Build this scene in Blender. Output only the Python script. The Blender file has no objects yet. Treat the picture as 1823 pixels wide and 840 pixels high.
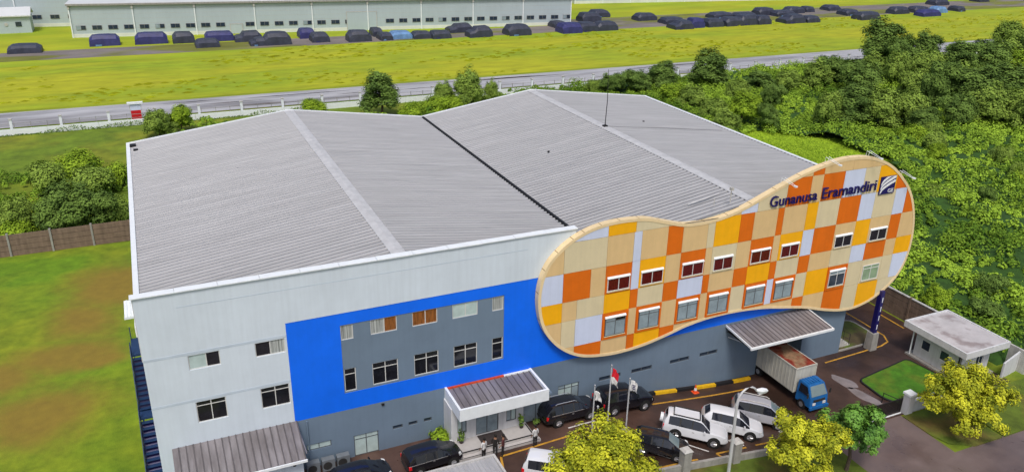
import bpy, bmesh, math, random
import numpy as np
from mathutils import Vector, Matrix

random.seed(11)
rng = np.random.default_rng(11)
SC = bpy.context.scene
COL = SC.collection
R = math.radians
PI = math.pi

# ------------------------------------------------------------------ camera
cd = bpy.data.cameras.new('camera')
cd.lens = 28.757; cd.sensor_width = 36; cd.sensor_fit = 'HORIZONTAL'
cd.clip_start = 0.5; cd.clip_end = 6000
cam = bpy.data.objects.new('camera', cd); COL.objects.link(cam); SC.camera = cam
_y, _p, _r = R(24.52), R(22.773), R(1.0866)
_d = Vector((math.sin(_y)*math.cos(_p), math.cos(_y)*math.cos(_p), -math.sin(_p)))
_ri = Vector((math.cos(_y), -math.sin(_y), 0)); _up = _ri.cross(_d)
_rx = _ri*math.cos(_r) + _up*math.sin(_r); _ux = -_ri*math.sin(_r) + _up*math.cos(_r)
_m = Matrix((( _rx.x, _ux.x, -_d.x, 2.43), (_rx.y, _ux.y, -_d.y, -45.924), (_rx.z, _ux.z, -_d.z, 37.6), (0, 0, 0, 1)))
cam.matrix_world = _m

# ------------------------------------------------------------------ light
SUN_EL, SUN_AZ = R(58), R(205)          # azimuth clockwise from +Y
w = bpy.data.worlds.new('World'); SC.world = w; w.use_nodes = True
nt = w.node_tree
bg = nt.nodes['Background']
sky = nt.nodes.new('ShaderNodeTexSky'); sky.sky_type = 'NISHITA'; sky.sun_disc = False
sky.sun_elevation = SUN_EL; sky.sun_rotation = SUN_AZ
sky.air_density = 1.0; sky.dust_density = 4.0; sky.ozone_density = 1.0
nt.links.new(sky.outputs[0], bg.inputs[0]); bg.inputs[1].default_value = 0.10
sl = bpy.data.lights.new('sun', 'SUN'); sl.energy = 1.5; sl.angle = R(14); sl.color = (1, .96, .9)
so = bpy.data.objects.new('sun', sl); COL.objects.link(so)
sd = Vector((math.sin(SUN_AZ)*math.cos(SUN_EL), math.cos(SUN_AZ)*math.cos(SUN_EL), math.sin(SUN_EL)))
so.rotation_euler = sd.to_track_quat('Z', 'Y').to_euler()
SC.view_settings.view_transform = 'Standard'; SC.view_settings.look = 'None'
SC.view_settings.exposure = 0.35; SC.view_settings.gamma = 1.0
SC.view_settings.use_curve_mapping = False

# ------------------------------------------------------------------ materials
MATS = {}
def srgb(r, g, b):
    def c(v):
        v /= 255.
        return v/12.92 if v <= .04045 else ((v+.055)/1.055)**2.4
    return (c(r), c(g), c(b))
def mat(name, col, rough=.6, metal=0., var=.12, vs=1.5, streak=0., bump=0., bs=8., spec=.4, col2=None, c2s=.3, c2lo=.45, c2hi=.6, coat=0., leaf=False, rv=0., scl=(1, 1, 1), coord='Object'):
    m = bpy.data.materials.new(name); m.use_nodes = True
    t = m.node_tree; N = t.nodes; L = t.links
    b = N['Principled BSDF']
    b.inputs['Roughness'].default_value = rough; b.inputs['Metallic'].default_value = metal
    b.inputs['Specular IOR Level'].default_value = spec
    b.inputs['Coat Weight'].default_value = coat
    tc = N.new('ShaderNodeTexCoord'); mp = N.new('ShaderNodeMapping'); mp.inputs['Scale'].default_value = scl
    L.new(tc.outputs[coord], mp.inputs[0])
    def noise(scale, detail=4., vec=None, rough_=.55):
        n = N.new('ShaderNodeTexNoise'); n.inputs['Scale'].default_value = scale
        n.inputs['Detail'].default_value = detail; n.inputs['Roughness'].default_value = rough_
        L.new(vec or mp.outputs[0], n.inputs['Vector']); return n.outputs['Fac']
    def ramp(fac, lo, hi, a=0., c=1.):
        r = N.new('ShaderNodeMapRange'); r.inputs['From Min'].default_value = lo; r.inputs['From Max'].default_value = hi
        r.inputs['To Min'].default_value = a; r.inputs['To Max'].default_value = c
        L.new(fac, r.inputs['Value']); return r.outputs[0]
    def mix(fac, a, bb, mode='MIX'):
        x = N.new('ShaderNodeMix'); x.data_type = 'RGBA'; x.blend_type = mode
        if isinstance(fac, float): x.inputs[0].default_value = fac
        else: L.new(fac, x.inputs[0])
        for s, v in ((6, a), (7, bb)):
            if isinstance(v, tuple): x.inputs[s].default_value = (*v, 1) if len(v) == 3 else v
            else: L.new(v, x.inputs[s])
        return x.outputs[2]
    c = tuple(col)
    out = None
    if col2 is not None:
        out = mix(ramp(noise(c2s, 5.), c2lo, c2hi), c, tuple(col2))
    if var:
        f = ramp(noise(vs, 6., rough_=.65), .3, .7, 1-var, 1+var)
        cm = N.new('ShaderNodeCombineColor'); [L.new(f, cm.inputs[i]) for i in range(3)]
        out = mix(1., out if out is not None else c, cm.outputs[0], 'MULTIPLY')
    if streak:
        m2 = N.new('ShaderNodeMapping'); m2.inputs['Scale'].default_value = (3., 3., .18)
        L.new(tc.outputs[coord], m2.inputs[0])
        f = ramp(noise(1.2, 5., m2.outputs[0]), .4, .75, 1., 1-streak)
        cm = N.new('ShaderNodeCombineColor'); [L.new(f, cm.inputs[i]) for i in range(3)]
        out = mix(1., out if out is not None else c, cm.outputs[0], 'MULTIPLY')
    if leaf:
        at = N.new('ShaderNodeAttribute'); at.attribute_name = 'tint'
        out = mix(at.outputs['Fac'], tuple(x*.5 for x in c), tuple(leaf))
    if out is not None: L.new(out, b.inputs['Base Color'])
    else: b.inputs['Base Color'].default_value = (*c, 1)
    if rv:
        L.new(ramp(noise(.35, 4.), .35, .65, max(.05, rough-rv), min(1, rough+rv)), b.inputs['Roughness'])
    if bump:
        bn = N.new('ShaderNodeBump'); bn.inputs['Strength'].default_value = bump; bn.inputs['Distance'].default_value = .05
        L.new(noise(bs, 5.), bn.inputs['Height']); L.new(bn.outputs[0], b.inputs['Normal'])
    MATS[name] = m
    return m
G = lambda v: (v, v, v)
# building
mat('white_wall', (.62, .695, .775), .75, var=.06, vs=.35, streak=.07, bump=.03)
mat('white_trim', (.80, .84, .87), .5, var=.05, vs=2, streak=.04)
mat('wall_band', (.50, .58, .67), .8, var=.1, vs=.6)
mat('blue_wall', (.0015, .15, .93), .55, var=.08, vs=.45, streak=.04)
mat('grey_wall', (.155, .215, .29), .7, var=.08, vs=.35, streak=.06)
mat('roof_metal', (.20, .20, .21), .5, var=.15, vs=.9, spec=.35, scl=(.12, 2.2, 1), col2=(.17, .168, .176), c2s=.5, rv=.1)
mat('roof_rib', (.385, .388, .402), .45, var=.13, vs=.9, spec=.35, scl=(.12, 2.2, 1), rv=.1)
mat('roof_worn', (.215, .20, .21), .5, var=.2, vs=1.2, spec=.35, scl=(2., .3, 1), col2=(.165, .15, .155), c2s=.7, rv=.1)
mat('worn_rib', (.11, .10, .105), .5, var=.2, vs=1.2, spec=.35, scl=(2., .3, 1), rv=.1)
mat('pale_roof', (.36, .36, .37), .5, var=.15, vs=1.2, scl=(2., .3, 1))
mat('ridge_metal', (.52, .52, .53), .5, var=.15, vs=1.5)
mat('gutter_black', (.012, .011, .012), .6, var=.4, vs=3)
mat('glass_dark', (.012, .013, .018), .08, var=.5, vs=1.3, spec=.6)
mat('glass_pale', (.45, .56, .55), .15, var=.12, vs=2., spec=.5)
mat('glass_blue', (.27, .34, .38), .15, var=.25, vs=1.2, spec=.5)
mat('glass_green', (.25, .36, .22), .15, var=.25, vs=1.2, spec=.5)
mat('glass_maroon', (.10, .008, .008), .15, var=.5, vs=3, spec=.5, scl=(5, 1, 1))
mat('glass_navy', (.03, .045, .07), .1, var=.3, vs=2, spec=.5)
mat('curtain_amber', (.24, .085, .02), .4, var=.5, vs=4, scl=(4, 1, .4))
mat('blind', (.34, .36, .35), .5, var=.95, vs=6, scl=(5, 1, .05))
mat('frame_alu', (.62, .62, .6), .4, var=.05)
mat('frame_dark', (.10, .11, .12), .4, var=.05)
mat('white_frame', (.7, .7, .7), .4, var=.05)
mat('tile_tan', srgb(220, 188, 136), .6, var=.05, vs=.8, streak=.06)
mat('tile_cream', srgb(216, 202, 166), .6, var=.05, vs=.8, streak=.06)
mat('tile_white', srgb(205, 214, 238), .6, var=.04, vs=.8, streak=.06)
mat('tile_orange', (.72, .15, .003), .6, var=.08, vs=.8, streak=.06)
mat('tile_yellow', (.92, .44, .002), .6, var=.07, vs=.8, streak=.05)
mat('rim_tan', srgb(232, 208, 164), .6, var=.07, vs=1., streak=.07)
mat('joint_tan', srgb(150, 125, 90), .8, var=.1)
mat('navy_paint', (.012, .008, .11), .4, var=.05)
mat('logo_white', (.8, .82, .85), .5, var=.03)
mat('red_flash', (.6, .07, .02), .5, var=.3, vs=4)
mat('stair_blue', (.018, .045, .12), .5, var=.15, vs=2)
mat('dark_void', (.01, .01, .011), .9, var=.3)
mat('mat_dark', (.045, .035, .035), .9, var=.2, vs=6)
mat('floor_tile', (.48, .46, .45), .3, var=.08, vs=2)
mat('black_strip', (.012, .012, .014), .6, var=.1)
mat('concrete', (.33, .32, .30), .85, var=.16, vs=2., streak=.25, bump=.1)
mat('concrete_pale', (.50, .49, .47), .8, var=.14, vs=2., streak=.2, bump=.1)
mat('fence_brown', (.215, .15, .112), .85, var=.22, vs=1.5, streak=.3, bump=.1)
mat('guard_wall', (.62, .63, .65), .7, var=.06, vs=1., streak=.15)
mat('guard_roof', (.47, .45, .46), .75, var=.12, vs=.8, col2=(.29, .25, .25), c2s=.55, c2lo=.5, c2hi=.62)
mat('warehouse_wall', (.43, .505, .545), .6, var=.05, vs=.15, streak=.05)
mat('warehouse_base', (.66, .68, .64), .7, var=.08, vs=.3)
mat('warehouse_roof', (.62, .64, .65), .5, var=.08, vs=.1)
# ground
mat('asphalt_wet', (.034, .018, .013), .45, var=.3, vs=.5, spec=.45, col2=(.092, .052, .040), c2s=.11, c2lo=.42, c2hi=.64, bump=.15, bs=30, rv=.18)
mat('street_wet', (.165, .125, .118), .4, var=.18, vs=.35, spec=.5, col2=(.10, .066, .058), c2s=.14, c2lo=.45, c2hi=.7, bump=.1, bs=30, rv=.18)
mat('road_far', (.43, .425, .44), .5, var=.22, vs=.25, col2=(.26, .25, .26), c2s=.12, c2lo=.5, c2hi=.62, scl=(.25, 1.6, 1), rv=.15)
mat('puddle', (.22, .19, .19), .16, var=.25, vs=.8, spec=.5)
mat('paint_yellow', (.50, .26, .03), .6, var=.35, vs=3)
mat('paint_kerb_yellow', (.72, .42, .01), .6, var=.2, vs=3)
mat('paint_white', (.62, .60, .58), .6, var=.3, vs=4)
mat('grass_ground', (.13, .20, .010), .9, var=.35, vs=.35, col2=(.19, .22, .012), c2s=.08, bump=.4, bs=6)
mat('lawn', (.125, .235, .006), .9, var=.28, vs=.8, col2=(.215, .25, .010), c2s=.10, c2lo=.40, c2hi=.65, bump=.5, bs=10)
mat('clearing', (.27, .41, .012), .9, var=.35, vs=.6, bump=.6, bs=5)
mat('lawn_bright', (.055, .17, .008), .9, var=.35, vs=1.2, col2=(.09, .16, .01), c2s=.5, bump=.6, bs=14)
mat('verge', (.095, .14, .012), .9, var=.35, vs=.7, col2=(.16, .12, .03), c2s=.2, c2lo=.5, c2hi=.66, bump=.5, bs=12)
mat('field', (.37, .38, .010), .9, var=.24, vs=.35, col2=(.245, .335, .010), c2s=.05, c2lo=.40, c2hi=.66, scl=(.4, 1.2, 1), bump=.3, bs=2)
mat('field_far', (.27, .36, .01), .9, var=.2, vs=.1, col2=(.36, .39, .012), c2s=.03, scl=(.5, 1.2, 1))
mat('field_edge', (.23, .28, .008), .9, var=.3, vs=.2, scl=(.4, 1.2, 1))
mat('gravel', (.20, .175, .165), .85, var=.25, vs=.15, col2=(.17, .18, .03), c2s=.06, c2lo=.48, c2hi=.56, scl=(.5, 1.3, 1))
mat('island_ground', (.085, .065, .03), .8, var=.3, vs=1., col2=(.08, .11, .015), c2s=.5)
mat('undergrowth_base', (.03, .08, .01), .95, var=.4, vs=.8)  # shade in the gaps between clumps is put into this dark colour
# foliage: colour = mix by each leaf's own tint
mat('leaf_wood', (.16, .275, .045), .85, var=0, leaf=(.32, .455, .075), spec=.1)
mat('leaf_dark', (.105, .195, .042), .85, var=0, leaf=(.205, .32, .062), spec=.1)
mat('leaf_light', (.16, .31, .02), .8, var=0, leaf=(.36, .52, .035), spec=.15)
mat('leaf_yellow', (.20, .29, .016), .7, var=0, leaf=(.74, .74, .04), spec=.2)
mat('leaf_green', (.05, .18, .03), .55, var=0, leaf=(.20, .42, .06), spec=.25)
mat('leaf_under', (.13, .285, .03), .85, var=0, leaf=(.39, .585, .055), spec=.1)
mat('leaf_tuft', (.40, .42, .012), .8, var=0, leaf=(.30, .34, .010), spec=.1)
mat('leaf_lawn', (.09, .20, .006), .8, var=0, leaf=(.17, .23, .012), spec=.1)
mat('bark', (.10, .075, .055), .9, var=.3, vs=4, bump=.3)
# objects
mat('car_white', (.72, .74, .78), .25, var=.02, coat=.6)
mat('car_silver', (.55, .56, .62), .25, metal=.3, var=.02, coat=.6)
mat('car_black', (.010, .010, .014), .2, var=.02, coat=.6)
mat('car_glass', (.012, .014, .022), .06, var=.1, spec=.7)
mat('car_glass_pale', (.18, .24, .26), .08, var=.1, spec=.7)
mat('rubber', (.012, .012, .012), .8, var=.1)
mat('rim_metal', (.45, .45, .47), .3, metal=.6, var=.1)
mat('chrome', (.62, .62, .63), .2, metal=.7, var=.05)
mat('tail_red', (.75, .012, .02), .25, var=.05)
mat('lamp_glass', (.7, .72, .72), .12, var=.05)
mat('truck_blue', (.012, .125, .37), .4, var=.12, vs=3, streak=.1)
mat('truck_box', (.56, .55, .48), .6, var=.08, vs=1.5, streak=.22)
mat('truck_roof', (.27, .16, .09), .75, var=.35, vs=3., col2=(.21, .025, .012), c2s=.5, c2lo=.40, c2hi=.48, bump=.4, bs=4)
mat('chassis', (.03, .03, .03), .7, var=.2)
mat('tarp', (.040, .045, .072), .5, var=.35, vs=.6, bump=.6, bs=2.5)
mat('tarp_blue', (.034, .036, .14), .5, var=.35, vs=.6, bump=.6, bs=2.5)
mat('tarp_light', (.13, .25, .46), .5, var=.3, vs=.6, bump=.6, bs=2.5)
mat('flag_white', (.72, .72, .72), .8, var=.05)
mat('flag_red', (.62, .015, .03), .8, var=.05)
mat('pole_grey', (.56, .57, .58), .4, metal=.1, var=.08)
mat('gate_black', (.015, .012, .012), .5, var=.2)
mat('skin', (.33, .17, .10), .6, var=.05)
mat('cloth_white', (.65, .65, .65), .8, var=.08)
mat('cloth_black', (.02, .018, .018), .85, var=.1)
mat('cloth_maroon', (.10, .03, .03), .85, var=.1)
mat('hair', (.01, .008, .007), .6, var=.1)
mat('cone_orange', (.75, .09, .02), .5, var=.05)
mat('sign_red', (.55, .01, .015), .5, var=.08)
mat('pot', (.05, .04, .035), .7, var=.1)
mat('ac_grey', (.16, .18, .20), .6, var=.12)

def bare_patches(m, col, spots):
    '''worn bare-earth areas of the lawn: (x, y, rx, ry)'''
    t = m.node_tree; N = t.nodes; L = t.links; b = N['Principled BSDF']
    src = b.inputs['Base Color'].links[0].from_socket
    tc = N.new('ShaderNodeTexCoord')
    nz = N.new('ShaderNodeTexNoise'); nz.inputs['Scale'].default_value = .22; nz.inputs['Detail'].default_value = 7.; nz.inputs['Roughness'].default_value = .65
    L.new(tc.outputs['Object'], nz.inputs['Vector'])
    cur = None
    for x, y, rx, ry in spots:
        mp = N.new('ShaderNodeMapping'); mp.inputs['Scale'].default_value = (1/rx, 1/ry, 0); mp.inputs['Location'].default_value = (-x/rx, -y/ry, 0)
        L.new(tc.outputs['Object'], mp.inputs[0])
        ln = N.new('ShaderNodeVectorMath'); ln.operation = 'LENGTH'; L.new(mp.outputs[0], ln.inputs[0])
        if cur is None: cur = ln.outputs['Value']
        else:
            mn = N.new('ShaderNodeMath'); mn.operation = 'MINIMUM'; L.new(cur, mn.inputs[0]); L.new(ln.outputs['Value'], mn.inputs[1]); cur = mn.outputs[0]
    ad = N.new('ShaderNodeMath'); ad.operation = 'MULTIPLY_ADD'; L.new(nz.outputs['Fac'], ad.inputs[0]); ad.inputs[1].default_value = 1.6; L.new(cur, ad.inputs[2])
    mr = N.new('ShaderNodeMapRange'); mr.interpolation_type = 'SMOOTHSTEP'; mr.inputs['From Min'].default_value = 2.5; mr.inputs['From Max'].default_value = 1.2; mr.inputs['To Min'].default_value = 0; mr.inputs['To Max'].default_value = .92
    L.new(ad.outputs[0], mr.inputs['Value'])
    n2 = N.new('ShaderNodeTexNoise'); n2.inputs['Scale'].default_value = 1.1; n2.inputs['Detail'].default_value = 6.; L.new(tc.outputs['Object'], n2.inputs['Vector'])
    c2 = N.new('ShaderNodeMix'); c2.data_type = 'RGBA'; L.new(n2.outputs['Fac'], c2.inputs[0]); c2.inputs[6].default_value = (*[v*.75 for v in col], 1); c2.inputs[7].default_value = (col[0]*1.25, col[1]*1.4, col[2], 1)
    x_ = N.new('ShaderNodeMix'); x_.data_type = 'RGBA'; L.new(mr.outputs[0], x_.inputs[0]); L.new(src, x_.inputs[6]); L.new(c2.outputs[2], x_.inputs[7])
    L.new(x_.outputs[2], b.inputs['Base Color'])
bare_patches(MATS['lawn'], (.235, .145, .026), [(-3.5,36,3.6,6.5),(-5.5,29,3,4),(-6.8,22,4.2,2.6),(-8.2,13.5,4.5,3.6),(-4.5,20.5,2.2,1.3),(-12.5,20,4,3)])
# ------------------------------------------------------------------ helpers
def ss(a, b, x):
    t = min(1., max(0., (x-a)/(b-a))); return t*t*(3-2*t)
def hg(x, y):
    """height of the ground: the yard falls towards the loading bay"""
    return 1.8*(1-ss(26, 47, x))*(1-ss(15, 60, y))

class MB:
    def __init__(self): self.v = []; self.f = []; self.mi = []; self.cur = 0
    def face(self, *idx): self.f.append(tuple(idx)); self.mi.append(self.cur)
    def poly(self, pts):
        n = len(self.v); self.v += [tuple(p) for p in pts]; self.face(*range(n, n+len(pts)))
    def box(self, x0, x1, y0, y1, z0, z1):
        n = len(self.v)
        self.v += [(x0,y0,z0),(x1,y0,z0),(x1,y1,z0),(x0,y1,z0),(x0,y0,z1),(x1,y0,z1),(x1,y1,z1),(x0,y1,z1)]
        for q in ((0,3,2,1),(4,5,6,7),(0,1,5,4),(1,2,6,5),(2,3,7,6),(3,0,4,7)): self.face(*[n+i for i in q])
        return self
    def hexa(self, p):   # 8 points, same order as box
        n = len(self.v); self.v += [tuple(q) for q in p]
        for q in ((0,3,2,1),(4,5,6,7),(0,1,5,4),(1,2,6,5),(2,3,7,6),(3,0,4,7)): self.face(*[n+i for i in q])
        return self
    def tube(self, pts, radii, n=8, cap=True):
        pts = [Vector(p) for p in pts]
        if not isinstance(radii, (list, tuple)): radii = [radii]*len(pts)
        base = len(self.v); ref = None
        for i, p in enumerate(pts):
            t = (pts[min(i+1, len(pts)-1)]-pts[max(i-1, 0)]).normalized()
            if ref is None: ref = Vector((0,0,1)) if abs(t.z) < .9 else Vector((1,0,0))
            a = t.cross(ref).normalized(); b = t.cross(a)
            for k in range(n):
                an = 2*PI*k/n
                q = p + (a*math.cos(an)+b*math.sin(an))*radii[i]; self.v.append((q.x,q.y,q.z))
        for i in range(len(pts)-1):
            for k in range(n):
                k2 = (k+1) % n
                self.face(base+i*n+k, base+i*n+k2, base+(i+1)*n+k2, base+(i+1)*n+k)
        if cap:
            self.face(*[base+k for k in range(n)][::-1]); self.face(*[base+(len(pts)-1)*n+k for k in range(n)])
        return self
    def prism_y(self, pts, y0, y1):   # pts (x,z) ccw seen from -y
        n = len(self.v); k = len(pts)
        self.v += [(x,y0,z) for x,z in pts]+[(x,y1,z) for x,z in pts]
        self.face(*range(n, n+k)); self.face(*range(n+2*k-1, n+k-1, -1))
        for i in range(k):
            j = (i+1) % k; self.face(n+j, n+i, n+k+i, n+k+j)
        return self
    def prism_z(self, pts, z0, z1):
        n = len(self.v); k = len(pts)
        self.v += [(x,y,z0) for x,y in pts]+[(x,y,z1) for x,y in pts]
        self.face(*range(n+k-1, n-1, -1)); self.face(*range(n+k, n+2*k))
        for i in range(k):
            j = (i+1) % k; self.face(n+i, n+j, n+k+j, n+k+i)
        return self
    def lathe(self, prof, cx=0, cy=0, n=14):
        base = len(self.v)
        for r, z in prof:
            for k in range(n):
                a = 2*PI*k/n; self.v.append((cx+r*math.cos(a), cy+r*math.sin(a), z))
        for i in range(len(prof)-1):
            for k in range(n):
                k2 = (k+1) % n
                self.face(base+i*n+k, base+i*n+k2, base+(i+1)*n+k2, base+(i+1)*n+k)
        self.face(*[base+(len(prof)-1)*n+k for k in range(n)])
        return self
    def build(self, name, m, parent=None, smooth=False, origin=None, angle=35):
        me = bpy.data.meshes.new(name)
        off = Vector((0,0,0))
        if parent is not None:
            r = parent
            while r.parent is not None: r = r.parent
            off = r.location.copy()
        elif origin is not None: off = Vector(origin)
        vv = np.array(self.v, float)-np.array(off)
        me.from_pydata(vv.tolist(), [], self.f)
        ms = m if isinstance(m, (list, tuple)) else [m]
        for x in ms: me.materials.append(MATS[x])
        if len(ms) > 1: me.polygons.foreach_set('material_index', self.mi)
        if smooth:
            me.polygons.foreach_set('use_smooth', [True]*len(me.polygons))
            me.set_sharp_from_angle(angle=R(angle))
        me.update()
        o = bpy.data.objects.new(name, me); COL.objects.link(o)
        if parent is not None: o.parent = parent
        elif origin is not None: o.location = off
        return o

def tag(o, label=None, cat=None, group=None, kind=None):
    if label: o['label'] = label
    if cat: o['category'] = cat
    if group: o['group'] = group
    if kind: o['kind'] = kind
    return o
def thing(name, label, cat, loc=(0,0,0), group=None):
    o = bpy.data.objects.new(name, None); COL.objects.link(o); o.location = loc
    o.empty_display_size = .2
    return tag(o, label, cat, group)
CH = {}
def kids(o): return [c for c in COL.objects if c.parent == o]
def tree_of(o): return [(c, kids(c)) for c in kids(o)]
def dup(root, loc, rotz=0., label=None, scale=None, tr=None, group=None):
    tr = tr if tr is not None else tree_of(root)
    r = root.copy(); COL.objects.link(r); r.location = loc; r.rotation_euler = (0,0,rotz)
    if scale: r.scale = scale if isinstance(scale, tuple) else (scale,)*3
    if label: r['label'] = label
    if group: r['group'] = group
    for c, gs in tr:
        k = c.copy(); COL.objects.link(k); k.parent = r
        for g in gs:
            q = g.copy(); COL.objects.link(q); q.parent = k
    return r
def struct(name, mb, m, **k):
    o = mb.build(name, m, **k); o['kind'] = 'structure'; return o

# ================================================================== SETTING: ground
def sheet(name, x0, x1, y0, y1, m, dz, step=2., kind='structure', label=None):
    nx = max(1, int(math.ceil((x1-x0)/step))); ny = max(1, int(math.ceil((y1-y0)/step)))
    mb = MB()
    for j in range(ny+1):
        for i in range(nx+1):
            x = x0+(x1-x0)*i/nx; y = y0+(y1-y0)*j/ny
            mb.v.append((x, y, hg(x,y)+dz))
    for j in range(ny):
        for i in range(nx):
            a = j*(nx+1)+i; mb.face(a, a+1, a+nx+2, a+nx+1)
    o = mb.build(name, m, smooth=True, angle=60); o['kind'] = kind
    return o
# the big sheet, finer where the yard slopes
xs = sorted(set([-4000,-1500,-600,-250,-120]+list(range(-80,100,2))+[120,200,350,600,1500,4000]))
ys = sorted(set([-4000,-1500,-500,-150,-80]+list(range(-40,70,3))+[90,120,180,300,600,1500,4000]))
mb = MB()
for yv in ys:
    for xv in xs: mb.v.append((xv, yv, hg(xv,yv)))
for j in range(len(ys)-1):
    for i in range(len(xs)-1):
        a = j*len(xs)+i; mb.face(a, a+1, a+len(xs)+1, a+len(xs))
g = mb.build('ground', 'grass_ground', smooth=True, angle=60); g['kind'] = 'structure'

sheet('lawn', -70, -.2, -12, 49.6, 'lawn', .02)
sheet('yard', -.2, 66.0, -9.3, .4, 'asphalt_wet', .03, 1.)
sheet('side_yard', 55.0, 66.0, .4, 46, 'asphalt_wet', .03, 2.)
sheet('driveway', 45.4, 53.2, -14.35, -9.3, 'street_wet', .035, 1.)
sheet('street', -60, 140, -40, -14.3, 'street_wet', .03, 4.)
sheet('verge', -40, 45.4, -14.3, -9.3, 'verge', .05, 1.5)
mb = MB()
mb.prism_z([(53.2,-9.5),(53.2,-12.0),(53.6,-13.4),(55.2,-14.4),(58.1,-14.45),(58.1,-9.5)], -.1, .12)
struct('verge_corner', mb, 'verge')
mb = MB(); mb.prism_z([(58.35,-9.5),(58.35,-14.45),(110,-14.45),(110,-9.5)], -.1, .12); struct('verge_strip', mb, 'verge')
# far side
sheet('service_road', -150, 420, 108.6, 119.8, 'road_far', .05, 30)
sheet('road_margin', -150, 420, 119.8, 121.4, 'field_edge', .045, 40)
sheet('field', -150, 460, 121.3, 164, 'field', .04, 30)
sheet('field_fringe', -150, 460, 164, 172, 'field_far', .05, 30)
sheet('gravel_yard', -150, 460, 171, 183, 'gravel', .06, 30)
sheet('far_grass', -200, 700, 183, 420, 'field_far', .04, 60)
sheet('gravel_track', 128, 480, 183, 193, 'gravel', .055, 60)
# wet streaks and dark tyre lines along the far road
mb = MB()
for k in range(26):
    x = random.uniform(-40, 190); yy = random.choice([111.4, 114.2, 117.3])+random.uniform(-.5,.5); ln = random.uniform(6, 22)
    mb.poly([(x,yy,.075),(x+ln*.5,yy-.18,.075),(x+ln,yy,.075),(x+ln*.6,yy+.25,.075)])
mb.build('road_wet_streaks', 'asphalt_wet')['kind'] = 'stuff'
# painted lines, kerbs, puddles in the yard
def line(pts, wd, m, name='painted_line', dz=.042):
    mb = MB()
    for (x0,y0),(x1,y1) in zip(pts[:-1], pts[1:]):
        dx, dy = x1-x0, y1-y0; l = math.hypot(dx,dy); nx, ny = -dy/l*wd/2, dx/l*wd/2
        n = max(1, int(l/1.))
        for k in range(n):
            a, b = k/n, (k+1)/n
            q = [(x0+dx*a+nx*s, y0+dy*a+ny*s) for s in (-1,1)] + [(x0+dx*b+nx*s, y0+dy*b+ny*s) for s in (1,-1)]
            mb.poly([(x,y,hg(x,y)+dz) for x,y in q][::-1])
    o = mb.build(name, m); o['kind'] = 'structure'; return o
line([(34.8,-1.75),(44.2,-1.65)], .16, 'paint_yellow')
line([(23.6,-3.75),(27.6,-3.55)], .16, 'paint_yellow')
line([(20.7,-5.2),(21.1,-3.85),(23.6,-3.75)], .16, 'paint_yellow')
line([(26.9,-2.75),(29.2,-2.6)], .12, 'paint_white')
line([(53.4,-.9),(57.6,-.75),(60.3,-.65),(61.5,-.3),(62.1,.7),(62.2,3.5),(62.2,30)], .15, 'paint_yellow')
line([(65.1,4.5),(65.0,1.0)], .16, 'paint_yellow')
line([(65.2,12),(65.2,7)], .16, 'paint_yellow')
for x in (30.1, 33.4, 36.6):
    line([(x,-6.1),(x+2.0,-8.2)], .12, 'paint_white')
line([(30.5,-8.9),(34,-8.8)], .16, 'paint_yellow'); line([(35.8,-8.55),(38.6,-8.45)], .16, 'paint_yellow'); line([(35.8,-8.55),(36.0,-9.2)], .16, 'paint_yellow')
line([(39.5,-8.4),(42.5,-8.3)], .16, 'paint_yellow')
# kerb of alternating yellow and black blocks along the wall
kb = MB(); kb.box(26.0, 46.0, -.18, -.10, -.3, .02)
kerb = thing('painted_kerb', 'kerb of alternating yellow and black blocks along the grey wall', 'kerb', (40,-.35,0))
kx = 34.2
for i, (x0, x1, c) in enumerate([(31.5,33.8,'black_strip'),(33.8,35.9,'black_strip'),(35.9,38.0,'paint_kerb_yellow'),(38.0,39.9,'black_strip'),(39.9,41.9,'paint_kerb_yellow'),(41.9,43.7,'black_strip'),(43.7,45.5,'paint_kerb_yellow')]):
    h0, h1 = hg(x0,-.4), hg(x1,-.4)
    mb = MB().hexa([(x0+.02,-.62,h0-.1),(x1-.02,-.62,h1-.1),(x1-.02,-.30,h1-.1),(x0+.02,-.30,h0-.1),(x0+.02,-.58,h0+.24),(x1-.02,-.58,h1+.24),(x1-.02,-.32,h1+.24),(x0+.02,-.32,h0+.24)])
    mb.build('kerb_block', c, kerb)
def blob(name, cx, cy, rx, ry, m, dz, rot=0., seed=0, n=28, amp=.25):
    rr = random.Random(seed); ph = [rr.uniform(0,6.28) for _ in range(5)]
    mb = MB(); pts = []
    for k in range(n):
        a = 2*PI*k/n; q = 1+amp*(math.sin(2*a+ph[0])*.5+math.sin(3*a+ph[1])*.4+math.sin(5*a+ph[2])*.3)
        x, y = rx*q*math.cos(a), ry*q*math.sin(a)
        X, Y = cx+x*math.cos(rot)-y*math.sin(rot), cy+x*math.sin(rot)+y*math.cos(rot)
        pts.append((X, Y, hg(X,Y)+dz))
    mb.poly(pts); o = mb.build(name, m); o['kind'] = 'structure'; return o
blob('puddle', 52.7, -3.9, .55, 1.35, 'puddle', .038, .25, 3)
blob('puddle', 52.6, -6.2, .55, 1.5, 'puddle', .038, .15, 5, amp=.15)
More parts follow.
